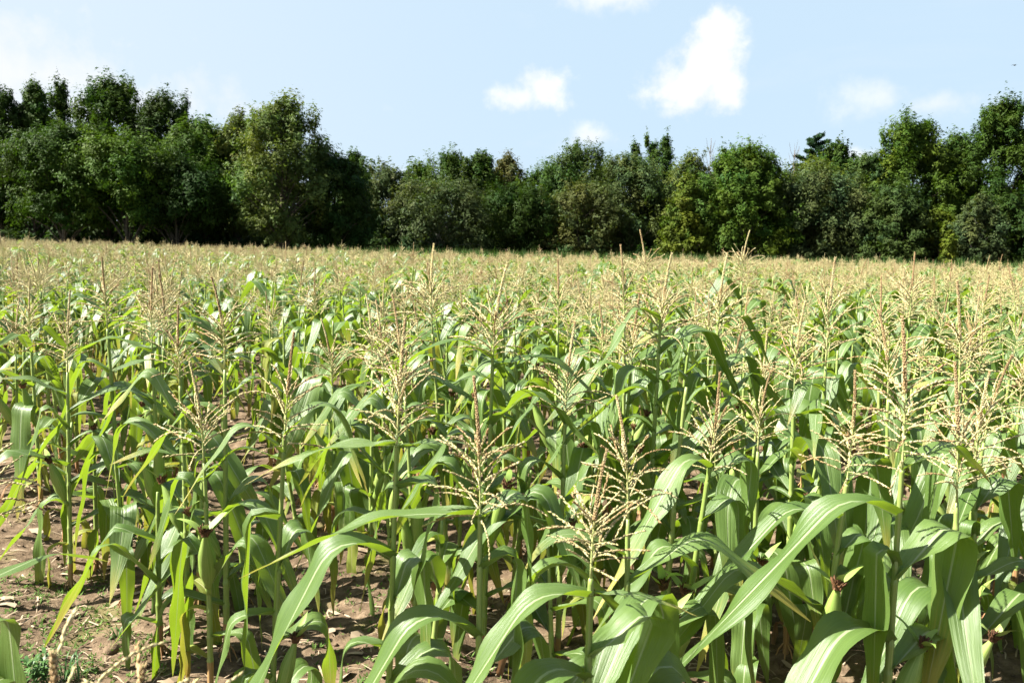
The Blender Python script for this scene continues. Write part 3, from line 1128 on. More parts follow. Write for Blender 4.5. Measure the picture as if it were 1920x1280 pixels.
def near_label(x, y, H, tilt, yellow):
    k = min(range(len(SHORT)), key=lambda i: (placed[i][0] - x) ** 2 + (placed[i][1] - y) ** 2)
    dx, dy = (x - placed[k][0]) / y * FPX, y - placed[k][1]
    side = '' if abs(dx) < 35 else ('left' if dx < 0 else 'right')
    dep = '' if abs(dy) < .12 else ('behind' if dy > 0 else 'in front')
    if dep == 'behind':
        rel = 'behind' + (' and ' + side + ' of' if side else '')
    elif dep:
        rel = 'in front' + (' and ' + side if side else '') + ' of'
    else:
        rel = 'just ' + side + ' of' if side else 'close against'
    sx = math.cos(tilt[0]) * tilt[1]
    looks = ('short ' if H < 1.37 else 'tall ' if H > 1.6 else '') + ('left-leaning ' if sx < -.04 else 'right-leaning ' if sx > .04 else '')
    return fit(looks, 'corn plant ' + rel + ' ' + SHORT[k])


LANDMARKS = [(-60, 'the dark tree at the left edge'), (110, 'the pointed dark tree at left'), (205, 'the twin-topped tree at left'), (330, 'the dark rounded tree at left'),
             (440, 'the tree left of the pale olive one'), (530, 'the pale olive tree'), (640, 'the dark tree right of the olive one'), (735, 'the dip in the treeline'),
             (822, 'the silvery willow'), (903, 'the dark upright tree near centre'), (975, 'the low dark tree at centre'), (1092, 'the domed tree'), (1180, 'the wide grey-green tree'),
             (1288, 'the yellow-green young tree'), (1400, 'the full bright green tree'), (1530, 'the pine'), (1632, 'the dark tree right of the pine'), (1712, 'the tall tree of upright boughs'),
             (1795, 'the saddle in the right trees'), (1900, 'the right edge trees')]


def zone_label(x, y, H, tilt):
    px = 960 + x / y * FPX
    name = min(LANDMARKS, key=lambda l: abs(l[0] - px))[1]
    sx = math.cos(tilt[0]) * tilt[1]
    looks = ('short ' if H < 1.37 else 'tall ' if H > 1.6 else '') + ('left-leaning ' if sx < -.04 else 'right-leaning ' if sx > .04 else '')
    return fit(looks, 'corn plant in the ' + ('nearer' if y < 8.3 else 'farther') + ' field below ' + name)


for i, (x, y) in enumerate(near):
    px = 960 + x / y * FPX
    yl = .4 if (px < 420 and y > 3.4) else .06
    H = plant_height(x, y, rp)
    if y < 3.0:
        H = min(H, 1.33 + rp.uniform(-.07, .05))
    elif y < 4.0:
        H -= .07
    bare = y > 2.8 and rp.random() < .27
    if bare:
        H -= .27
    parts = plan_plant(5000 + i * 17, H, th=rp.uniform(.8, 1.05), vigor=rp.uniform(.85, 1.08), yellow=yl, bare=bare)
    tilt = (rp.uniform(0, 6.28), abs(rp.gauss(0, .045)))
    if bare:
        H += .27
    lab = near_label(x, y, H, tilt, yl) if y < 6.6 else zone_label(x, y, H, tilt)
    if bare:
        lab = fit('', lab.replace('short ', '').replace('tall ', '').replace('corn plant', 'tassel-less corn plant', 1).replace('the nearer field', 'the nearer field'))
    build_plant(parts, Vector((x, y, float(ground_z(x, y)))), tilt, lab, 'corn plants of the field', y < 3.6)
    n_plants += 1

# ------------------------------------------------------------------ corn: the rest of the field, one mass
LIB_FINE, TASSELS_FINE, EARS_FINE = LIB, TASSELS, EARS


def coarse_leaf(g, ns, nw):
    """every third station of a blade: the same shape with fewer faces, for plants far off"""
    n = nw + 1
    rows = sorted(set(list(range(0, ns, 3)) + [ns]))
    cols = [0, nw // 2, nw]
    v = [g.v[i * n + j] for i in rows for j in cols]
    uv = [g.uv[i * n + j] for i in rows for j in cols]
    f = [(i * 3 + j, i * 3 + j + 1, i * 3 + j + 4, i * 3 + j + 3) for i in range(len(rows) - 1) for j in range(2)]
    return Geo().add(v, f, uv, g.mi[0])


def coarse_tassel(t):
    w = Geo()
    H = max(v[2] for v in t[0].v)
    mi = t[0].mi[-1]
    w.add(*tube([(0, 0, 0), (0, 0, H * .42)], [.0042, .003], 4, False), AXIS)
    zs = [H * (.42 + .58 * i / 7) for i in range(8)]
    w.add(*tube([(0, 0, z) for z in zs], [(.0075 if i % 2 else .0045) * (1 - .5 * i / 8) for i in range(8)], 4, False), mi)
    for b, M in t[1]:
        P_ = [M @ Vector(b.v[4 * i]) for i in (0, 2, 3, 4, 5, 6, 7, 8)]
        w.add(*tube(P_, [.0016, .0030, .0046, .0028, .0046, .0026, .0042, .0012], 3, False), STRAW)
    return (t[0], t[1], w)


def coarse_ear(e):
    return (Geo().add(*tube([(0, 0, -.03), (0, 0, .04), (.004, 0, .12), (.016, 0, .22)], [.012, .028, .030, .008], 6), HUSK),
            Geo().add(*tube([(0, 0, -.01), (.004, 0, .02), (.01, 0, .035)], [.008, .012, .003], 5), SILK))


LIB_COARSE = {k_: [coarse_leaf(g, 14 if k_ == 'dry' else 22, 4 if k_ == 'dry' else 6) for g in gs] for k_, gs in LIB.items()}
TASSELS_COARSE = [coarse_tassel(t) for t in TASSELS]
EARS_COARSE = [coarse_ear(e) for e in EARS]
PATCH_V, PATCH_U, Y_PATCH = 2 * ROW_GAP, 1.8, 13.0

tmpl = []
for i in range(8):
    g = join_plant(plan_plant(9000 + i * 13, 1.22 if i in (2, 5) else 1.48 + .05 * ((i % 5) - 2), th=.9 + .02 * (i % 6), yellow=.08, bare=i in (2, 5)))
    me = g.mesh('field_corn_template', CORN_MATS)
    tmpl.append(bpy.data.objects.new('field_corn_template', me))
# farther off: patches of two rows
LIB, TASSELS, EARS = LIB_COARSE, TASSELS_COARSE, EARS_COARSE
rq = random.Random(88)
for i in range(10):
    g = Geo()
    for row in (-.5, .5):
        t = -PATCH_U / 2 + rq.uniform(0, .2)
        while t < PATCH_U / 2:
            bare = rq.random() < .38
            pl = join_plant(plan_plant(7000 + i * 100 + len(g.v) % 97, rq.gauss(1.24, .08) if bare else rq.gauss(1.48, .11), th=rq.uniform(.8, 1.05), yellow=.08, bare=bare))
            g.merge(pl, Matrix.Translation((row * ROW_GAP + rq.gauss(0, .2), t, 0)) @ Matrix.Rotation(rq.gauss(0, .05), 4, 'X')
                    @ Matrix.Rotation(rq.gauss(0, .05), 4, 'Y'))
            t += max(.12, rq.gauss(.315, .08))
    tmpl.append(bpy.data.objects.new('field_corn_template', g.mesh('field_corn_template', CORN_MATS)))
LIB, TASSELS, EARS = LIB_FINE, TASSELS_FINE, EARS_FINE
patches = []
for iu in range(-10, 75):
    for iv in range(-60, 60):
        t, v2 = iu * PATCH_U + (iv % 2) * .7, iv * PATCH_V + ROW_0 + .5 * ROW_GAP
        x, y = ROW_U[0] * t + ROW_V[0] * v2, ROW_U[1] * t + ROW_V[1] * v2
        if y < Y_PATCH or abs(x) > y * .66 + 2.5 or y > field_edge(x, y) + rq.uniform(-1.5, .8) or rq.random() < .05:
            continue
        patches.append((x + rq.uniform(-.15, .15), y + rq.uniform(-.15, .15)))
far = [(x, y) for x, y in far if y < Y_PATCH + .3]
n_single = len(far)
far = far + patches
P = np.array([(x, y, 0) for x, y in far], dtype=np.float32)
P[:, 2] = ground_z(P[:, 0], P[:, 1])
me = bpy.data.meshes.new('corn_field')
me.vertices.add(len(P))
me.vertices.foreach_set('co', P.ravel())
rs = np.random.RandomState(3)


def add_attr(me, name, typ, arr, key='value'):
    a = me.attributes.new(name, typ, 'POINT')
    a.data.foreach_set(key, np.ascontiguousarray(arr).ravel())


rot = np.stack([rs.normal(0, .05, len(P)), rs.normal(0, .05, len(P)), rs.uniform(0, 6.28, len(P))], -1).astype(np.float32)
hts = np.array([plant_height(x, y, rp) for x, y in far]) / 1.48
rot[n_single:, :2] *= .2
rot[n_single:, 2] = R(ROW_ANG) + np.pi * rs.randint(0, 2, len(P) - n_single) + rs.normal(0, .06, len(P) - n_single)
hts[n_single:] = 1 + (hts[n_single:] - 1) * .9
pick = rs.randint(0, 8, len(P))
pick[n_single:] = 8 + rs.randint(0, 10, len(P) - n_single)
add_attr(me, 'rot', 'FLOAT_VECTOR', rot, 'vector')
add_attr(me, 'size', 'FLOAT', hts.astype(np.float32))
add_attr(me, 'pick', 'INT', pick.astype(np.int32))
field = link('corn_field', me)
tag(field, 'dense corn field of pale tassels stretching back to the trees', 'corn field', kind='stuff')
ng = bpy.data.node_groups.new('scatter_corn', 'GeometryNodeTree')
ng.interface.new_socket('Geometry', in_out='INPUT', socket_type='NodeSocketGeometry')
ng.interface.new_socket('Geometry', in_out='OUTPUT', socket_type='NodeSocketGeometry')
gi, go = ng.nodes.new('NodeGroupInput'), ng.nodes.new('NodeGroupOutput')
gti = ng.nodes.new('GeometryNodeJoinGeometry')
for o in reversed(tmpl):
    oi = ng.nodes.new('GeometryNodeObjectInfo')
    oi.inputs['Object'].default_value = o
    oi.inputs['As Instance'].default_value = True
    ng.links.new(oi.outputs['Geometry'], gti.inputs[0])
iop = ng.nodes.new('GeometryNodeInstanceOnPoints')
iop.inputs['Pick Instance'].default_value = True


def nattr(name, typ):
    nd = ng.nodes.new('GeometryNodeInputNamedAttribute')
    nd.data_type = typ
    nd.inputs[0].default_value = name
    return nd.outputs[0]


ng.links.new(gi.outputs[0], iop.inputs['Points'])
ng.links.new(gti.outputs[0], iop.inputs['Instance'])
ng.links.new(nattr('pick', 'INT'), iop.inputs['Instance Index'])
e2r = ng.nodes.new('FunctionNodeEulerToRotation')
ng.links.new(nattr('rot', 'FLOAT_VECTOR'), e2r.inputs[0])
ng.links.new(e2r.outputs[0], iop.inputs['Rotation'])
ng.links.new(nattr('size', 'FLOAT'), iop.inputs['Scale'])
ng.links.new(iop.outputs[0], go.inputs[0])
mod = field.modifiers.new('scatter', 'NODES')
mod.node_group = ng


# ------------------------------------------------------------------ trees
def leaf_cards(C, Nrm, size, rs, elong=1.5):
    """rhombic leaf sprays at centres C facing Nrm"""
    n = len(C)
    rnd = rs.normal(size=(n, 3))
    T = np.cross(Nrm, rnd)
    T /= np.linalg.norm(T, axis=1, keepdims=True) + 1e-9
    B = np.cross(Nrm, T)
    B /= np.linalg.norm(B, axis=1, keepdims=True) + 1e-9
    s = size[:, None]
    k = rs.uniform(.28, .45, (n, 1))
    cup = Nrm * s * .18
    return np.stack([C - T * s * elong * .5 - cup, C + B * s * k * 1.3 + T * s * .1, C + T * s * elong * .5 - cup - B * s * k * .6], 1)


def crown_mesh(name, lobes, rs, n_leaves, size, col, hue=.09, up=.35, soft=.30, sprigs=18):
    """lobes: (n,6) centre + radii; leaf sprays gather on sprigs that reach unevenly out of each lobe"""
    L = np.asarray(lobes)
    area = (L[:, 3] * L[:, 4] + L[:, 4] * L[:, 5] + L[:, 3] * L[:, 5])
    cnt = np.maximum(8, (n_leaves * area / area.sum()).astype(int))
    li = np.repeat(np.arange(len(L)), cnt)
    n = len(li)
    S = rs.normal(size=(len(L), sprigs, 3))
    S[:, :, 2] += .55
    S /= np.linalg.norm(S, axis=2, keepdims=True)
    reach = rs.uniform(.6, 1.6, (len(L), sprigs))
    k = rs.randint(0, sprigs, n)
    sp, rc = S[li, k], reach[li, k]
    along = rs.rand(n) ** .55
    # a sprig: a feathered cone from the lobe's heart outward, turning upward at the tip
    C = sp * (along * rc)[:, None]
    C = C + rs.normal(size=(n, 3)) * (soft * (1.08 - .75 * along))[:, None]
    C[:, 2] += .28 * along ** 2 * rc
    N = C / (np.linalg.norm(C, axis=1, keepdims=True) + 1e-6) * .9 + rs.normal(size=(n, 3)) * .26
    N[:, 2] += up
    N /= np.linalg.norm(N, axis=1, keepdims=True)
    C = L[li, :3] + C * L[li, 3:6]
    C[:, 2] = np.maximum(C[:, 2], .1)
    sz = size * rs.uniform(.4, 1.45, n)
    V = leaf_cards(C, N, sz, rs)
    base = np.array(col)
    lobe_t = rs.normal(0, hue, (len(L), 1))
    tint = base[None] * (1 + lobe_t[li] + rs.normal(0, .09, (n, 1)))
    warm = np.clip(rs.normal(0, .08, (len(L), 1))[li] + rs.normal(0, .03, (n, 1)), -.25, .3)
    tint = tint * np.concatenate([1 + warm * 1.5, 1 + warm * .35, 1 - warm * .6], 1)
    return quad_mesh(name, V, [M_TREE], np.clip(tint, .004, .6))


def env_profile(style, t):
    """crown half-width (0..1) at height fraction t of the crown"""
    if style == 'dome':
        return math.sqrt(max(0, 1 - (2 * t - .75) ** 2 / 1.6)) if t < .95 else .35
    if style == 'cone':
        return (1 - t) ** .75 * .95 + .08
    if style == 'column':
        return .75 * math.sin(math.pi * min(1, max(0, t * .86 + .12))) ** .5
    return math.sin(math.pi * min(1, max(0, t * .78 + .17))) ** .75      # oval


def make_tree(name, label, px, top, width, depth, style='oval', col=(.055, .10, .025), n=15000, size=.2, base_frac=.10,
              lobes=40, seed=1, bark=None, trunk_r=.22, group=None, airy=False, spires=0, lobe_r=.25, base_px=None, flat=.8):
    lobes = int(lobes * 1.5)
    spires += 4
    width *= 1.3
    n = int(n * 1.05)
    rg = random.Random(seed)
    rs = np.random.RandomState(seed)
    tp = at(px, top, depth)
    base = at(base_px if base_px else px, 470, depth)
    bx, by = base.x, depth
    bz = -0.1
    H = tp.z - bz
    Wm = width / FPX * depth * .5
    root = link(name, None)
    root.location = (bx, by, bz)
    tag(root, label, 'tree', group)
    lean = tp.x - bx
    z0 = H * base_frac
    Lb = []
    for i in range(lobes):
        t = (i + rg.random()) / lobes
        t = t ** .9
        prof = env_profile(style, t) * Wm
        a = i * 2.4 + rg.uniform(-.5, .5)
        lr = lobe_r * Wm * rg.uniform(.7, 1.35) * (1.0 if t < .8 else .75)
        rad = max(0, prof - lr * .7) * (rg.random() ** .35)
        x, y = rad * math.cos(a), rad * math.sin(a) * flat
        z = z0 + t * (H - z0) * .93
        z = min(z, H - lr * 1.25)
        Lb.append((x + lean * t, y, z, lr, lr, lr * rg.uniform(.75, 1.25)))
    for i in range(spires):       # leader shoots that break the outline
        a = rg.uniform(0, 6.28)
        rr = Wm * rg.uniform(0, .55)
        h = H * rg.uniform(.86, 1.0)
        Lb.append((rr * math.cos(a) + lean, rr * math.sin(a), h - .8, Wm * .08 + .2, Wm * .08 + .2, H * rg.uniform(.05, .085)))
    # trunk and limbs
    g = Geo()
    top_t = .9
    tr = []
    for k in range(8):
        s = k / 7
        tr.append(Vector((lean * s * top_t + rg.uniform(-.12, .12) * (k > 0), rg.uniform(-.12, .12) * (k > 0), s * H * top_t)))
    g.add(*tube(tr, [max(.03, trunk_r * (1 - .92 * k / 7) * (1.35 if k == 0 else 1)) for k in range(8)], 8))
    for (x, y, z, lr, _, _) in Lb[::2 if not airy else 1]:
        zs = max(H * .08, z - math.hypot(x, y) * rg.uniform(.7, 1.3) - .6)
        s = min(1, zs / (H * top_t))
        k = min(6, int(s * 7))
        p0 = tr[k].lerp(tr[k + 1], s * 7 - k)
        p3 = Vector((x, y, z))
        p1 = p0.lerp(p3, .4) + Vector((0, 0, .15 * (p3 - p0).length))
        p2 = p0.lerp(p3, .75) + Vector((rg.uniform(-.2, .2), rg.uniform(-.2, .2), .1 * (p3 - p0).length))
        r_ = trunk_r * .42 * (1 - .7 * s)
        g.add(*tube([p0, p1, p2, p3], [r_, r_ * .7, r_ * .45, .02], 5, False))
    tmesh = g.mesh('trunk', [bark or M_BARK])
    link('trunk', tmesh, root)
    cm = crown_mesh('crown', Lb, rs, n, size, col, soft=.36 if airy else .30)
    link('crown', cm, root)
    return root


DK, MD, BR, OL, YG, GR = (.025, .047, .008), (.036, .067, .010), (.053, .092, .012), (.078, .102, .024), (.074, .103, .012), (.054, .076, .026)
TREES = [
    # label, px, top, width, depth, style, colour, n, options
    ('dark tree cut by the left edge of the photo', 2, 165, 110, 80, 'oval', DK, 15000, dict(base_frac=.2)),
    ('dark tree with a pointed top near the left edge', 66, 152, 120, 81, 'cone', MD, 16000, dict(base_frac=.2, spires=3, lobe_r=.22)),
    ('thin wispy treetop rising between two dark trees at left', 114, 150, 46, 84, 'column', MD, 5000, dict(airy=True, base_frac=.3, lobes=18, lobe_r=.5)),
    ('tallest tree at left with twin ragged tops', 205, 146, 170, 83, 'oval', MD, 24000, dict(base_frac=.2, spires=12, lobes=46, lobe_r=.22)),
    ('dark tree with spiky leader shoots right of the twin-topped tree', 300, 180, 150, 82, 'oval', DK, 18000, dict(base_frac=.2, spires=14, lobes=40)),
    ('bright-topped sloping tree left of the pale olive tree', 375, 222, 150, 80, 'oval', BR, 16000, dict(base_frac=.22, spires=5)),
    ('broad bushy tree in front of the left group', 120, 232, 190, 74, 'dome', MD, 20000, dict(base_frac=.26, lobes=40)),
    ('yellow-lit bushy tree in front of the twin-topped tree', 238, 262, 190, 73, 'dome', BR, 20000, dict(base_frac=.34, lobes=40)),
    ('dark rounded tree overhanging the black shade at left', 330, 300, 170, 74, 'dome', DK, 15000, dict(base_frac=.36)),
    ('tree of grey-green leaves half hidden behind the pale olive tree', 446, 208, 110, 80, 'oval', OL, 11000, dict(base_frac=.2, spires=3)),
    ('large pale olive tree with open crown and visible limbs', 530, 182, 168, 74, 'oval', (.082, .112, .028), 17000, dict(base_frac=.16, airy=True, lobes=60, trunk_r=.3, lobe_r=.21, size=.2, spires=5)),
    ('dark low tree beside the pale olive tree', 628, 285, 120, 76, 'dome', DK, 12000, dict(base_frac=.1)),
    ('dark tree with feathery top right of the pale olive tree', 665, 285, 100, 84, 'cone', MD, 11000, dict(base_frac=.1, spires=6)),
    ('small rounded grey-green tree at the dip of the treeline', 735, 308, 120, 90, 'dome', GR, 12000, dict(base_frac=.06, spires=4)),
    ('light green tree behind the silvery willow', 790, 304, 100, 97, 'oval', BR, 10000, dict(base_frac=.06, spires=4)),
    ('silvery willow with pale slender stems left of centre', 822, 335, 170, 86, 'dome', GR, 15000, dict(base_frac=.03, airy=True, bark=M_BIRCH, lobes=44, trunk_r=.14)),
    ('tree with upright feathery boughs above the silvery willow', 850, 286, 120, 95, 'oval', MD, 13000, dict(base_frac=.1, spires=9)),
    ('dark upright tree left of the reddish treetop', 903, 282, 95, 94, 'oval', MD, 12000, dict(base_frac=.1, spires=8)),
    ('treetop with a few reddening leaves at centre', 952, 287, 82, 97, 'oval', (.076, .074, .021), 8000, dict(base_frac=.1, airy=True, spires=3)),
    ('low dark tree in the deep shade at centre', 975, 345, 150, 90, 'dome', DK, 13000, dict(base_frac=.12)),
    ('mid-green round tree left of the high dome', 1020, 312, 120, 96, 'dome', BR, 12000, dict(base_frac=.12)),
    ('high dark domed tree at centre right', 1092, 270, 145, 96, 'dome', (.044, .072, .017), 16000, dict(base_frac=.15, lobes=30)),
    ('brownish low tree in front of the domed tree', 1085, 345, 130, 89, 'dome', (.066, .078, .023), 12000, dict(base_frac=.1)),
    ('wide grey-green tree right of the domed tree', 1180, 288, 160, 92, 'dome', (.054, .082, .026), 18000, dict(base_frac=.08, lobes=44)),
    ('thin poplar top standing left of the poplar pair', 1192, 262, 30, 98, 'column', MD, 2500, dict(base_frac=.3, lobes=16, airy=True, lobe_r=.55)),
    ('middle poplar top of the three above the grey-green tree', 1224, 257, 34, 97, 'column', BR, 3000, dict(base_frac=.3, lobes=16, airy=True, lobe_r=.55)),
    ('tallest poplar top, rightmost of the three', 1248, 252, 38, 96, 'column', MD, 4000, dict(base_frac=.3, lobes=20, lobe_r=.5, airy=True)),
    ('yellow-green young tree leafy to the ground right of centre', 1288, 330, 100, 76, 'cone', YG, 14000, dict(base_frac=.02, lobes=44, size=.2)),
    ('olive-topped tree between the poplars and the full green tree', 1300, 288, 110, 90, 'oval', OL, 11000, dict(base_frac=.1, spires=4)),
    ('full bright green tree right of the yellow-green one', 1400, 270, 165, 77, 'oval', BR, 26000, dict(base_frac=.03, lobes=60, spires=7, lobe_r=.22, size=.2)),
    ('tree with fine top behind the full green tree', 1362, 284, 80, 92, 'oval', MD, 7000, dict(base_frac=.2, airy=True, spires=5)),
    ('small dense tree on a bare stem beside the pine', 1570, 264, 72, 88, 'dome', MD, 8000, dict(base_frac=.5)),
    ('grey-leaved round tree below the pine', 1530, 318, 170, 78, 'dome', GR, 22000, dict(base_frac=.03, lobes=50, size=.2)),
    ('yellowish treetop just behind the grey-leaved tree', 1535, 298, 110, 84, 'dome', YG, 9000, dict(base_frac=.3)),
    ('dark tree filling the gap left of the tall right group', 1632, 290, 120, 80, 'oval', (.044, .074, .019), 15000, dict(base_frac=.06, spires=4)),
    ('tall green tree of many upright boughs at right', 1712, 220, 165, 80, 'oval', BR, 24000, dict(base_frac=.1, spires=9, lobes=50, lobe_r=.22)),
    ('tree in the saddle between the two tall right trees', 1795, 250, 110, 82, 'oval', MD, 13000, dict(base_frac=.12, spires=5)),
    ('tallest tree at the right edge with ragged leader shoots', 1885, 188, 150, 78, 'oval', MD, 24000, dict(base_frac=.12, spires=10, lobes=52, lobe_r=.22)),
    ('dark tree low in front of the tall right tree', 1680, 345, 140, 75, 'dome', (.040, .066, .017), 15000, dict(base_frac=.05, lobes=40)),
    ('yellow-green bough of a small tree in the shade at right', 1765, 395, 60, 74, 'dome', YG, 3500, dict(base_frac=.4, lobes=10)),
    ('slender birch with a pale trunk near the right edge', 1838, 365, 84, 70, 'oval', GR, 7000, dict(base_frac=.12, airy=True, bark=M_BIRCH, trunk_r=.10, lobes=40)),
    ('vine-covered stub of a tree left of the birch', 1782, 432, 34, 69, 'column', YG, 3000, dict(base_frac=.0, lobes=14, lobe_r=.4, size=.2)),
    ('dark undergrowth tree at the right edge', 1900, 360, 110, 74, 'dome', DK, 12000, dict(base_frac=.04)),
]
for i, (lab, px, top, w, dep, st, col, n, kw) in enumerate(TREES):
    make_tree('tree', lab, px, top, w, dep, st, col, int(n * 2.55), seed=400 + i * 3, **kw)


def make_pine():
    rs = np.random.RandomState(77)
    rg = random.Random(77)
    dep = 92
    tp = at(1532, 250, dep)
    root = link('pine_tree', None)
    root.location = (tp.x, dep, -.1)
    tag(root, 'dark blue-green pine with splayed boughs above the treeline at right', 'tree')
    H = tp.z + .1
    g = Geo()
    g.add(*tube([(0, 0, 0), (.05, 0, H * .5), (0, 0, H)], [.22, .15, .03], 7))
    C, N = [], []
    for k in range(30):
        t = k / 29
        z = lerp(H * .55, H * .98, t)
        a = k * 2.4
        L = lerp(3.6, .9, t) * rg.uniform(.7, 1.2)
        d = Vector((math.cos(a), math.sin(a), rg.uniform(.25, .6))).normalized()
        p0 = Vector((0, 0, z - .3))
        g.add(*tube([p0, p0 + d * L * .6, p0 + d * L + Vector((0, 0, .15))], [.05, .035, .012], 4, False))
        for j in range(240):
            s = rg.uniform(.25, 1.05)
            q_ = p0 + d * (L * s) + Vector((rg.gauss(0, .13), rg.gauss(0, .13), rg.gauss(.06, .09)))
            C.append(tuple(q_))
            N.append((rg.gauss(0, .6), rg.gauss(0, .6), 1))
    C, N = np.array(C), np.array(N)
    N /= np.linalg.norm(N, axis=1, keepdims=True)
    V = leaf_cards(C, N, rs.uniform(.2, .34, len(C)), rs, 1.8)
    tint = np.array((.030, .062, .036))[None] * (1 + rs.normal(0, .2, (len(C), 1)))
    link('trunk', g.mesh('trunk', [M_BARK]), root)
    link('crown', quad_mesh('crown', V, [M_TREE], np.clip(tint, .004, 1)), root)


make_pine()


def dead_tree(px, top, dep, seed, label):
    rg = random.Random(seed)
    tp = at(px, top, dep)
    root = link('dead_tree', None)
    root.location = (tp.x, dep, -.1)
    tag(root, label, 'tree')
    H = tp.z + .1
    g = Geo()
    g.add(*tube([(0, 0, 0), (.1, 0, H * .5), (-.05, 0, H)], [.12, .07, .012], 6))
    link('trunk', g.mesh('trunk', [M_BARK]), root)
    g2 = Geo()
    for k in range(26):
        z = H * rg.uniform(.55, .95)
        a, L = rg.uniform(0, 6.28), rg.uniform(.8, 2.2)
        d = Vector((math.cos(a) * .6, math.sin(a) * .6, 1)).normalized()
        p0 = Vector((0, 0, z))
        p1 = p0 + d * L * .5
        g2.add(*tube([p0, p1, p1 + Vector((d.x * .6, d.y, 1.1)).normalized() * L * .5], [.03, .02, .01], 3, False))
    link('twigs', g2.mesh('twigs', [M_BARK]), root)


dead_tree(1490, 282, 86, 5, 'bare dead treetop of thin grey twigs left of the pine')
dead_tree(1333, 272, 92, 8, 'thin bare twigs sticking out above the olive-topped tree')

# the deep wood behind the front trees, and out to both sides: one mass
rs = np.random.RandomState(21)
lob = []
rg = random.Random(21)
for i in range(800):
    px = rg.uniform(-900, 2800) if i < 520 else rg.uniform(-150, 2070)
    base_d = np.interp(px, [-900, 0, 600, 950, 1250, 1500, 1900, 2800], [80, 86, 88, 102, 100, 92, 88, 80])
    dep = base_d + rg.uniform(0, 14)
    topy = np.interp(px, [-900, 0, 250, 420, 640, 760, 1000, 1100, 1250, 1500, 1650, 1900, 2800], [190, 215, 205, 262, 300, 325, 325, 305, 305, 325, 300, 250, 190])
    c = at(px, 460, dep)
    Ht = at(px, topy, dep).z
    z = rg.uniform(.0, .92) * Ht if i < 330 else rg.uniform(.3, 4.0)
    r = rg.uniform(1.4, 2.4)
    lob.append((c.x, dep, min(z, Ht - r * .7), r * 1.2, r, r))
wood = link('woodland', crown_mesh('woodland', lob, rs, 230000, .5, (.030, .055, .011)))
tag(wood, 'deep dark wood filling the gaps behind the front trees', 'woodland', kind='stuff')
# dark undergrowth along the foot of the trees
lob = []
for i in range(200):
    px = rg.uniform(-500, 2400)
    dep = np.interp(px, [-500, 0, 600, 950, 1250, 1500, 1900, 2400], [74, 76, 76, 88, 80, 78, 72, 70]) + rg.uniform(0, 8)
    c = at(px, 460, dep)
    r = rg.uniform(.6, 1.3)
    lob.append((c.x, dep, rg.uniform(.2, 1.8), r * 1.3, r, r))
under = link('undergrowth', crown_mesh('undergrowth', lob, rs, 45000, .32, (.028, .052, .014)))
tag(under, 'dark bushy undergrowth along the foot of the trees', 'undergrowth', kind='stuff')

# tall weeds and grass between the corn and the trees
rs = np.random.RandomState(31)
n = 40000
pxs = rs.uniform(-100, 2020, n)
e = np.interp(pxs, EDGE_PX, EDGE_Y)
dep = e + .6 + 26 * rs.rand(n) ** 2.2
X = (pxs - 960) / FPX * dep
hgt = 1.45 * (.75 + .55 * fbm(X * .35, dep * .35, 3)) * rs.uniform(.6, 1.2, n)
hgt *= np.interp(pxs, [-100, 300, 600, 2020], [.4, .5, .95, 1.0])
ang = rs.uniform(0, 6.28, n)
wd = rs.uniform(.02, .05, n)
lean = rs.normal(0, .22, (n, 2)) * hgt[:, None]
b = np.stack([X, dep, np.full(n, -.05)], -1)
sd_ = np.stack([np.cos(ang) * wd, np.sin(ang) * wd, np.zeros(n)], -1)
mid = b + np.stack([lean[:, 0] * .4, lean[:, 1] * .4, hgt * .6], -1)
tipp = b + np.stack([lean[:, 0], lean[:, 1], hgt], -1)
V = np.stack([b - sd_ * .6, mid + sd_, tipp, mid - sd_], 1)
tint = np.array((.050, .092, .025))[None] * (1 + rs.normal(0, .22, (n, 1))) * np.array([1, 1, 1])[None]
tint = tint * np.concatenate([1 + rs.normal(.05, .15, (n, 1)), np.ones((n, 2))], 1)
grass = link('grass', quad_mesh('grass', V, [M_GRASS], np.clip(tint, .01, .6)))
tag(grass, 'strip of tall green grass between the corn and the trees', 'grass', kind='stuff')

# ------------------------------------------------------------------ soil clods, straw and small weeds near the camera
rs = np.random.RandomState(51)
ico = np.array([(0, 0, 1), (.89, 0, .45), (.28, .85, .45), (-.72, .53, .45), (-.72, -.53, .45), (.28, -.85, .45),
                (.72, .53, -.45), (-.28, .85, -.45), (-.89, 0, -.45), (-.28, -.85, -.45), (.72, -.53, -.45), (0, 0, -1)])
icof = np.array([(0, 1, 2), (0, 2, 3), (0, 3, 4), (0, 4, 5), (0, 5, 1), (1, 6, 2), (2, 7, 3), (3, 8, 4), (4, 9, 5), (5, 10, 1),
                 (6, 7, 2), (7, 8, 3), (8, 9, 4), (9, 10, 5), (10, 6, 1), (11, 7, 6), (11, 8, 7), (11, 9, 8), (11, 10, 9), (11, 6, 10)])


def scatter_xy(n, rs, far=8.0):
    y = 1.6 + (far - 1.6) * rs.rand(n) ** 1.3
    x = (rs.rand(n) * 2 - 1) * (y * .66 + .2)
    return x, y


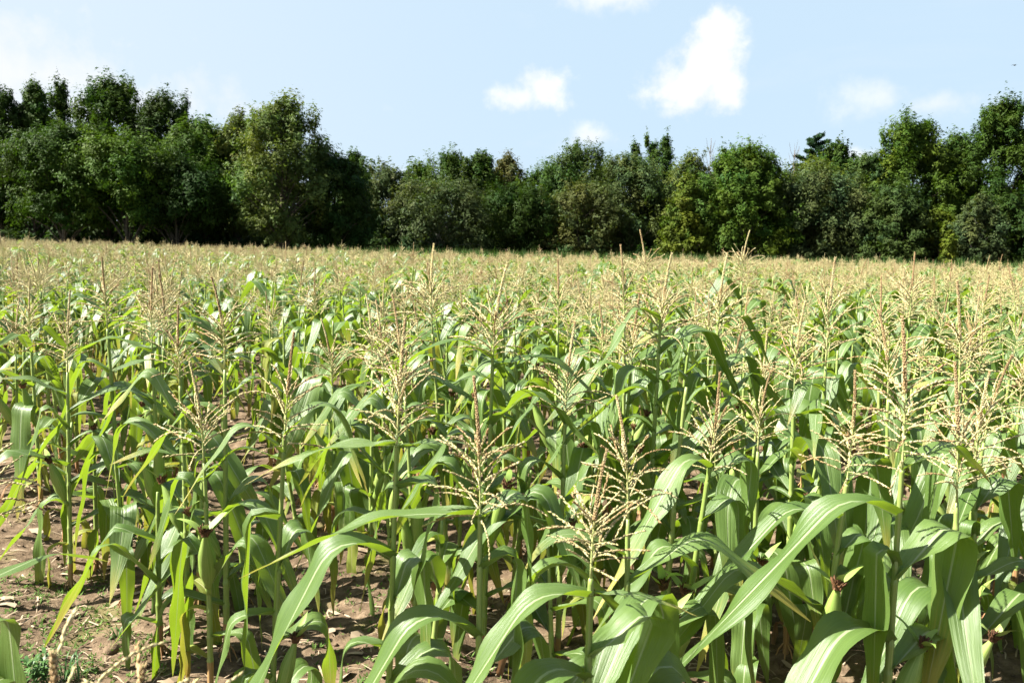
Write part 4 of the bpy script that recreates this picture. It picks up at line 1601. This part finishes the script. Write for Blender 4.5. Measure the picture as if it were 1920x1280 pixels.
n = 4200
x, y = scatter_xy(n, rs)
z = ground_z(x, y)
sz = np.clip(rs.lognormal(-5.05, .55, n), .003, .03)
V = ico[None] * (1 + rs.normal(0, .22, (n, 12, 1))) * sz[:, None, None] * np.array([1.2, 1.0, .75])[None, None]
V = V + np.stack([x, y, z + sz * .15], -1)[:, None]
me = bpy.data.meshes.new('soil_clods')
me.vertices.add(n * 12)
me.vertices.foreach_set('co', V.astype(np.float32).ravel())
F = (icof[None] + (np.arange(n) * 12)[:, None, None]).reshape(-1, 3)
me.loops.add(F.size)
me.loops.foreach_set('vertex_index', F.astype(np.int32).ravel())
me.polygons.add(len(F))
me.polygons.foreach_set('loop_start', np.arange(0, F.size, 3, dtype=np.int32))
me.materials.append(M_SOIL)
me.update(calc_edges=True)
tag(link('soil_clods', me), 'crumbled brown soil clods between the corn rows', 'soil', kind='stuff')

n = 7000
x, y = scatter_xy(n, rs)
z = ground_z(x, y) + .006
L = np.clip(rs.lognormal(-2.9, .6, n), .02, .22)
a = rs.uniform(0, 6.28, n)
wd = rs.uniform(.0012, .004, n) * np.where(rs.rand(n) < .06, 5, 1)
T = np.stack([np.cos(a), np.sin(a), rs.normal(0, .12, n)], -1)
S = np.stack([-np.sin(a), np.cos(a), rs.normal(0, .3, n)], -1)
c = np.stack([x, y, z], -1)
mid = c + S * (L * rs.normal(0, .08, n))[:, None] + np.array([0, 0, 1])[None] * rs.uniform(0, .012, n)[:, None]
p0, p1 = c - T * L[:, None] * .5, c + T * L[:, None] * .5
w = S * wd[:, None]
V = np.concatenate([np.stack([p0 - w, mid - w, mid + w, p0 + w], 1), np.stack([mid - w, p1 - w * .5, p1 + w * .5, mid + w], 1)])
tag(link('straw_debris', quad_mesh('straw_debris', V, [M_DEBRIS])), 'dry straw bits and old husk scraps lying on the soil', 'straw', kind='stuff')

# seedlings: tiny green ground cover in patches
n = 9000
x, y = scatter_xy(n, rs, 7)
keep = (fbm(x * 1.1 + 9, y * 1.1 + 3, 3) > .60)
pts_extra = []
for (px, py, sp, cnt) in ((150, 1150, .12, 160), (60, 1090, .12, 120), (260, 1230, .14, 160), (60, 1240, .16, 200), (170, 1080, .1, 80), (1750, 1130, .12, 90)):
    gp = on_ground(px, py)
    pts_extra.append(np.stack([rs.normal(gp.x, sp, cnt), rs.normal(gp.y, sp, cnt)], -1))
E = np.concatenate(pts_extra)
x, y = np.concatenate([x[keep], E[:, 0]]), np.concatenate([y[keep], E[:, 1]])
n = len(x)
Vs = []
z = ground_z(x, y)
for k in range(4):
    a = rs.uniform(0, 6.28, n)
    l = rs.uniform(.008, .022, n)
    d = np.stack([np.cos(a), np.sin(a), rs.uniform(.2, 1.2, n)], -1)
    s = np.stack([-np.sin(a), np.cos(a), np.zeros(n)], -1)
    c = np.stack([x, y, z + .004], -1)
    Vs.append(np.stack([c, c + d * l[:, None] * .5 + s * l[:, None] * .22, c + d * l[:, None], c + d * l[:, None] * .5 - s * l[:, None] * .22], 1))
V = np.concatenate(Vs)
tint = np.array((.085, .145, .032))[None] * (1 + rs.normal(0, .2, (len(V), 1)))
tag(link('ground_cover', quad_mesh('ground_cover', V, [M_GRASS], np.clip(tint, .01, .6))), 'tiny green weed seedlings spreading over the soil', 'ground cover', kind='stuff')


def broad_weed(px, py, h, nst, seed, label):
    rg = random.Random(seed)
    gp = on_ground(px, py)
    root = link('weed', None)
    root.location = (gp.x, gp.y, float(ground_z(gp.x, gp.y)))
    tag(root, label, 'weed')
    for s in range(nst):
        a = rg.uniform(0, 6.28)
        d = Vector((math.cos(a) * .3, math.sin(a) * .3, 1)).normalized()
        hh = h * rg.uniform(.6, 1)
        p0 = Vector((rg.uniform(-.03, .03), rg.uniform(-.03, .03), -.01))
        g = Geo().add(*tube([p0, p0 + d * hh * .5, p0 + d * hh], [.003, .0025, .0015], 5))
        st = link('stem', g.mesh('stem', [M_WEED]), root)
        g = Geo()
        for k in range(16):
            t = .2 + .8 * k / 15
            lf = leaf_geo(rg.uniform(.05, .09) * (1.2 - .4 * t), .013, rg.uniform(20, 60), rg.uniform(-40, 0), .5, .4, 0, 0, .05, seed + k, mi=0, ns=5, nw=2, r0=.001)
            g.merge(lf, Matrix.Translation(p0 + d * hh * t) @ Matrix.Rotation(k * 2.4, 4, 'Z'))
        link('foliage', g.mesh('foliage', [M_WEED]), st)


broad_weed(238, 1065, .30, 4, 1, 'dark narrow-leaved weed standing among the left corn stalks')
broad_weed(345, 1120, .26, 4, 2, 'leafy weed beside the tall plant with bushy tassel')
broad_weed(300, 1010, .22, 3, 3, 'small weed behind the dark narrow-leaved weed')
broad_weed(395, 1080, .22, 3, 4, 'bright weed at the foot of the left corn row')
broad_weed(75, 1275, .14, 4, 5, 'low weed at the bottom left corner of the soil')


def grass_tuft(px, py, h, nb, seed, label):
    rg = random.Random(seed)
    gp = on_ground(px, py)
    root = link('grass_tuft', None)
    root.location = (gp.x, gp.y, float(ground_z(gp.x, gp.y)))
    tag(root, label, 'grass tuft', 'grass tufts among the corn')
    g = Geo()
    for k in range(nb):
        lf = leaf_geo(h * rg.uniform(.6, 1.2), rg.uniform(.004, .008), rg.uniform(50, 88), rg.uniform(-50, 30), rg.uniform(.4, .7), .3, 0, 0, .02, seed + k, mi=0, ns=7, nw=2, r0=.004)
        g.merge(lf, Matrix.Translation((rg.gauss(0, .025), rg.gauss(0, .025), 0)) @ Matrix.Rotation(rg.uniform(0, 6.28), 4, 'Z'))
    link('blades', g.mesh('blades', [M_WEED]), root)


for k, (px, py, h, nb, lab) in enumerate((
        (1770, 1160, .22, 40, 'green grass tuft under the wide leaves at lower right'), (1745, 1200, .16, 30, 'smaller grass tuft beside the large one at lower right'),
        (130, 1260, .13, 26, 'sparse grass tuft on the soil near the bottom left corner'), (470, 1080, .12, 20, 'little grass tuft beside the stalk of the sparse-tasselled plant'),
        (1890, 1180, .18, 30, 'grass tuft at the right edge below the drooping leaves'), (230, 1190, .10, 18, 'faint grass tuft in the moss patch at lower left'))):
    grass_tuft(px, py, h, nb, 70 + k * 50, lab)


# a bird far off in the sky
def bird():
    p = at(1902, 123, 60)
    g = Geo()
    g.add(*tube([(-.13, 0, 0), (-.05, 0, .01), (.05, 0, .01), (.11, 0, .02), (.15, 0, .015)], [.01, .032, .036, .022, .004], 7))
    for s in (-1, 1):
        v = [(.05, 0, .02), (-.04, 0, .02), (.07, s * .12, .06), (-.03, s * .12, .055), (.02, s * .27, .03), (-.03, s * .25, .03)]
        v2 = [(a_, b_, c_ - .006) for a_, b_, c_ in v]
        g.add(v + v2, [(0, 2, 3, 1), (2, 4, 5, 3), (7, 9, 8, 6), (9, 11, 10, 8)])
    g.add([(-.12, -.01, .0), (-.12, .01, 0), (-.2, .03, .0), (-.2, -.03, 0)], [(0, 1, 2, 3)])
    o = link('bird', g.mesh('bird', [simple_material('plumage', (.02, .02, .02), (.05, .045, .04), 8, .8, .1)]))
    o.location = p
    o.rotation_euler = (.1, 0, .4)
    tag(o, 'tiny dark bird flying in the upper right of the sky', 'bird')


bird()
print('corn plants built one by one:', n_plants, 'in the mass:', len(far), 'split at', round(Y_SPLIT, 2))
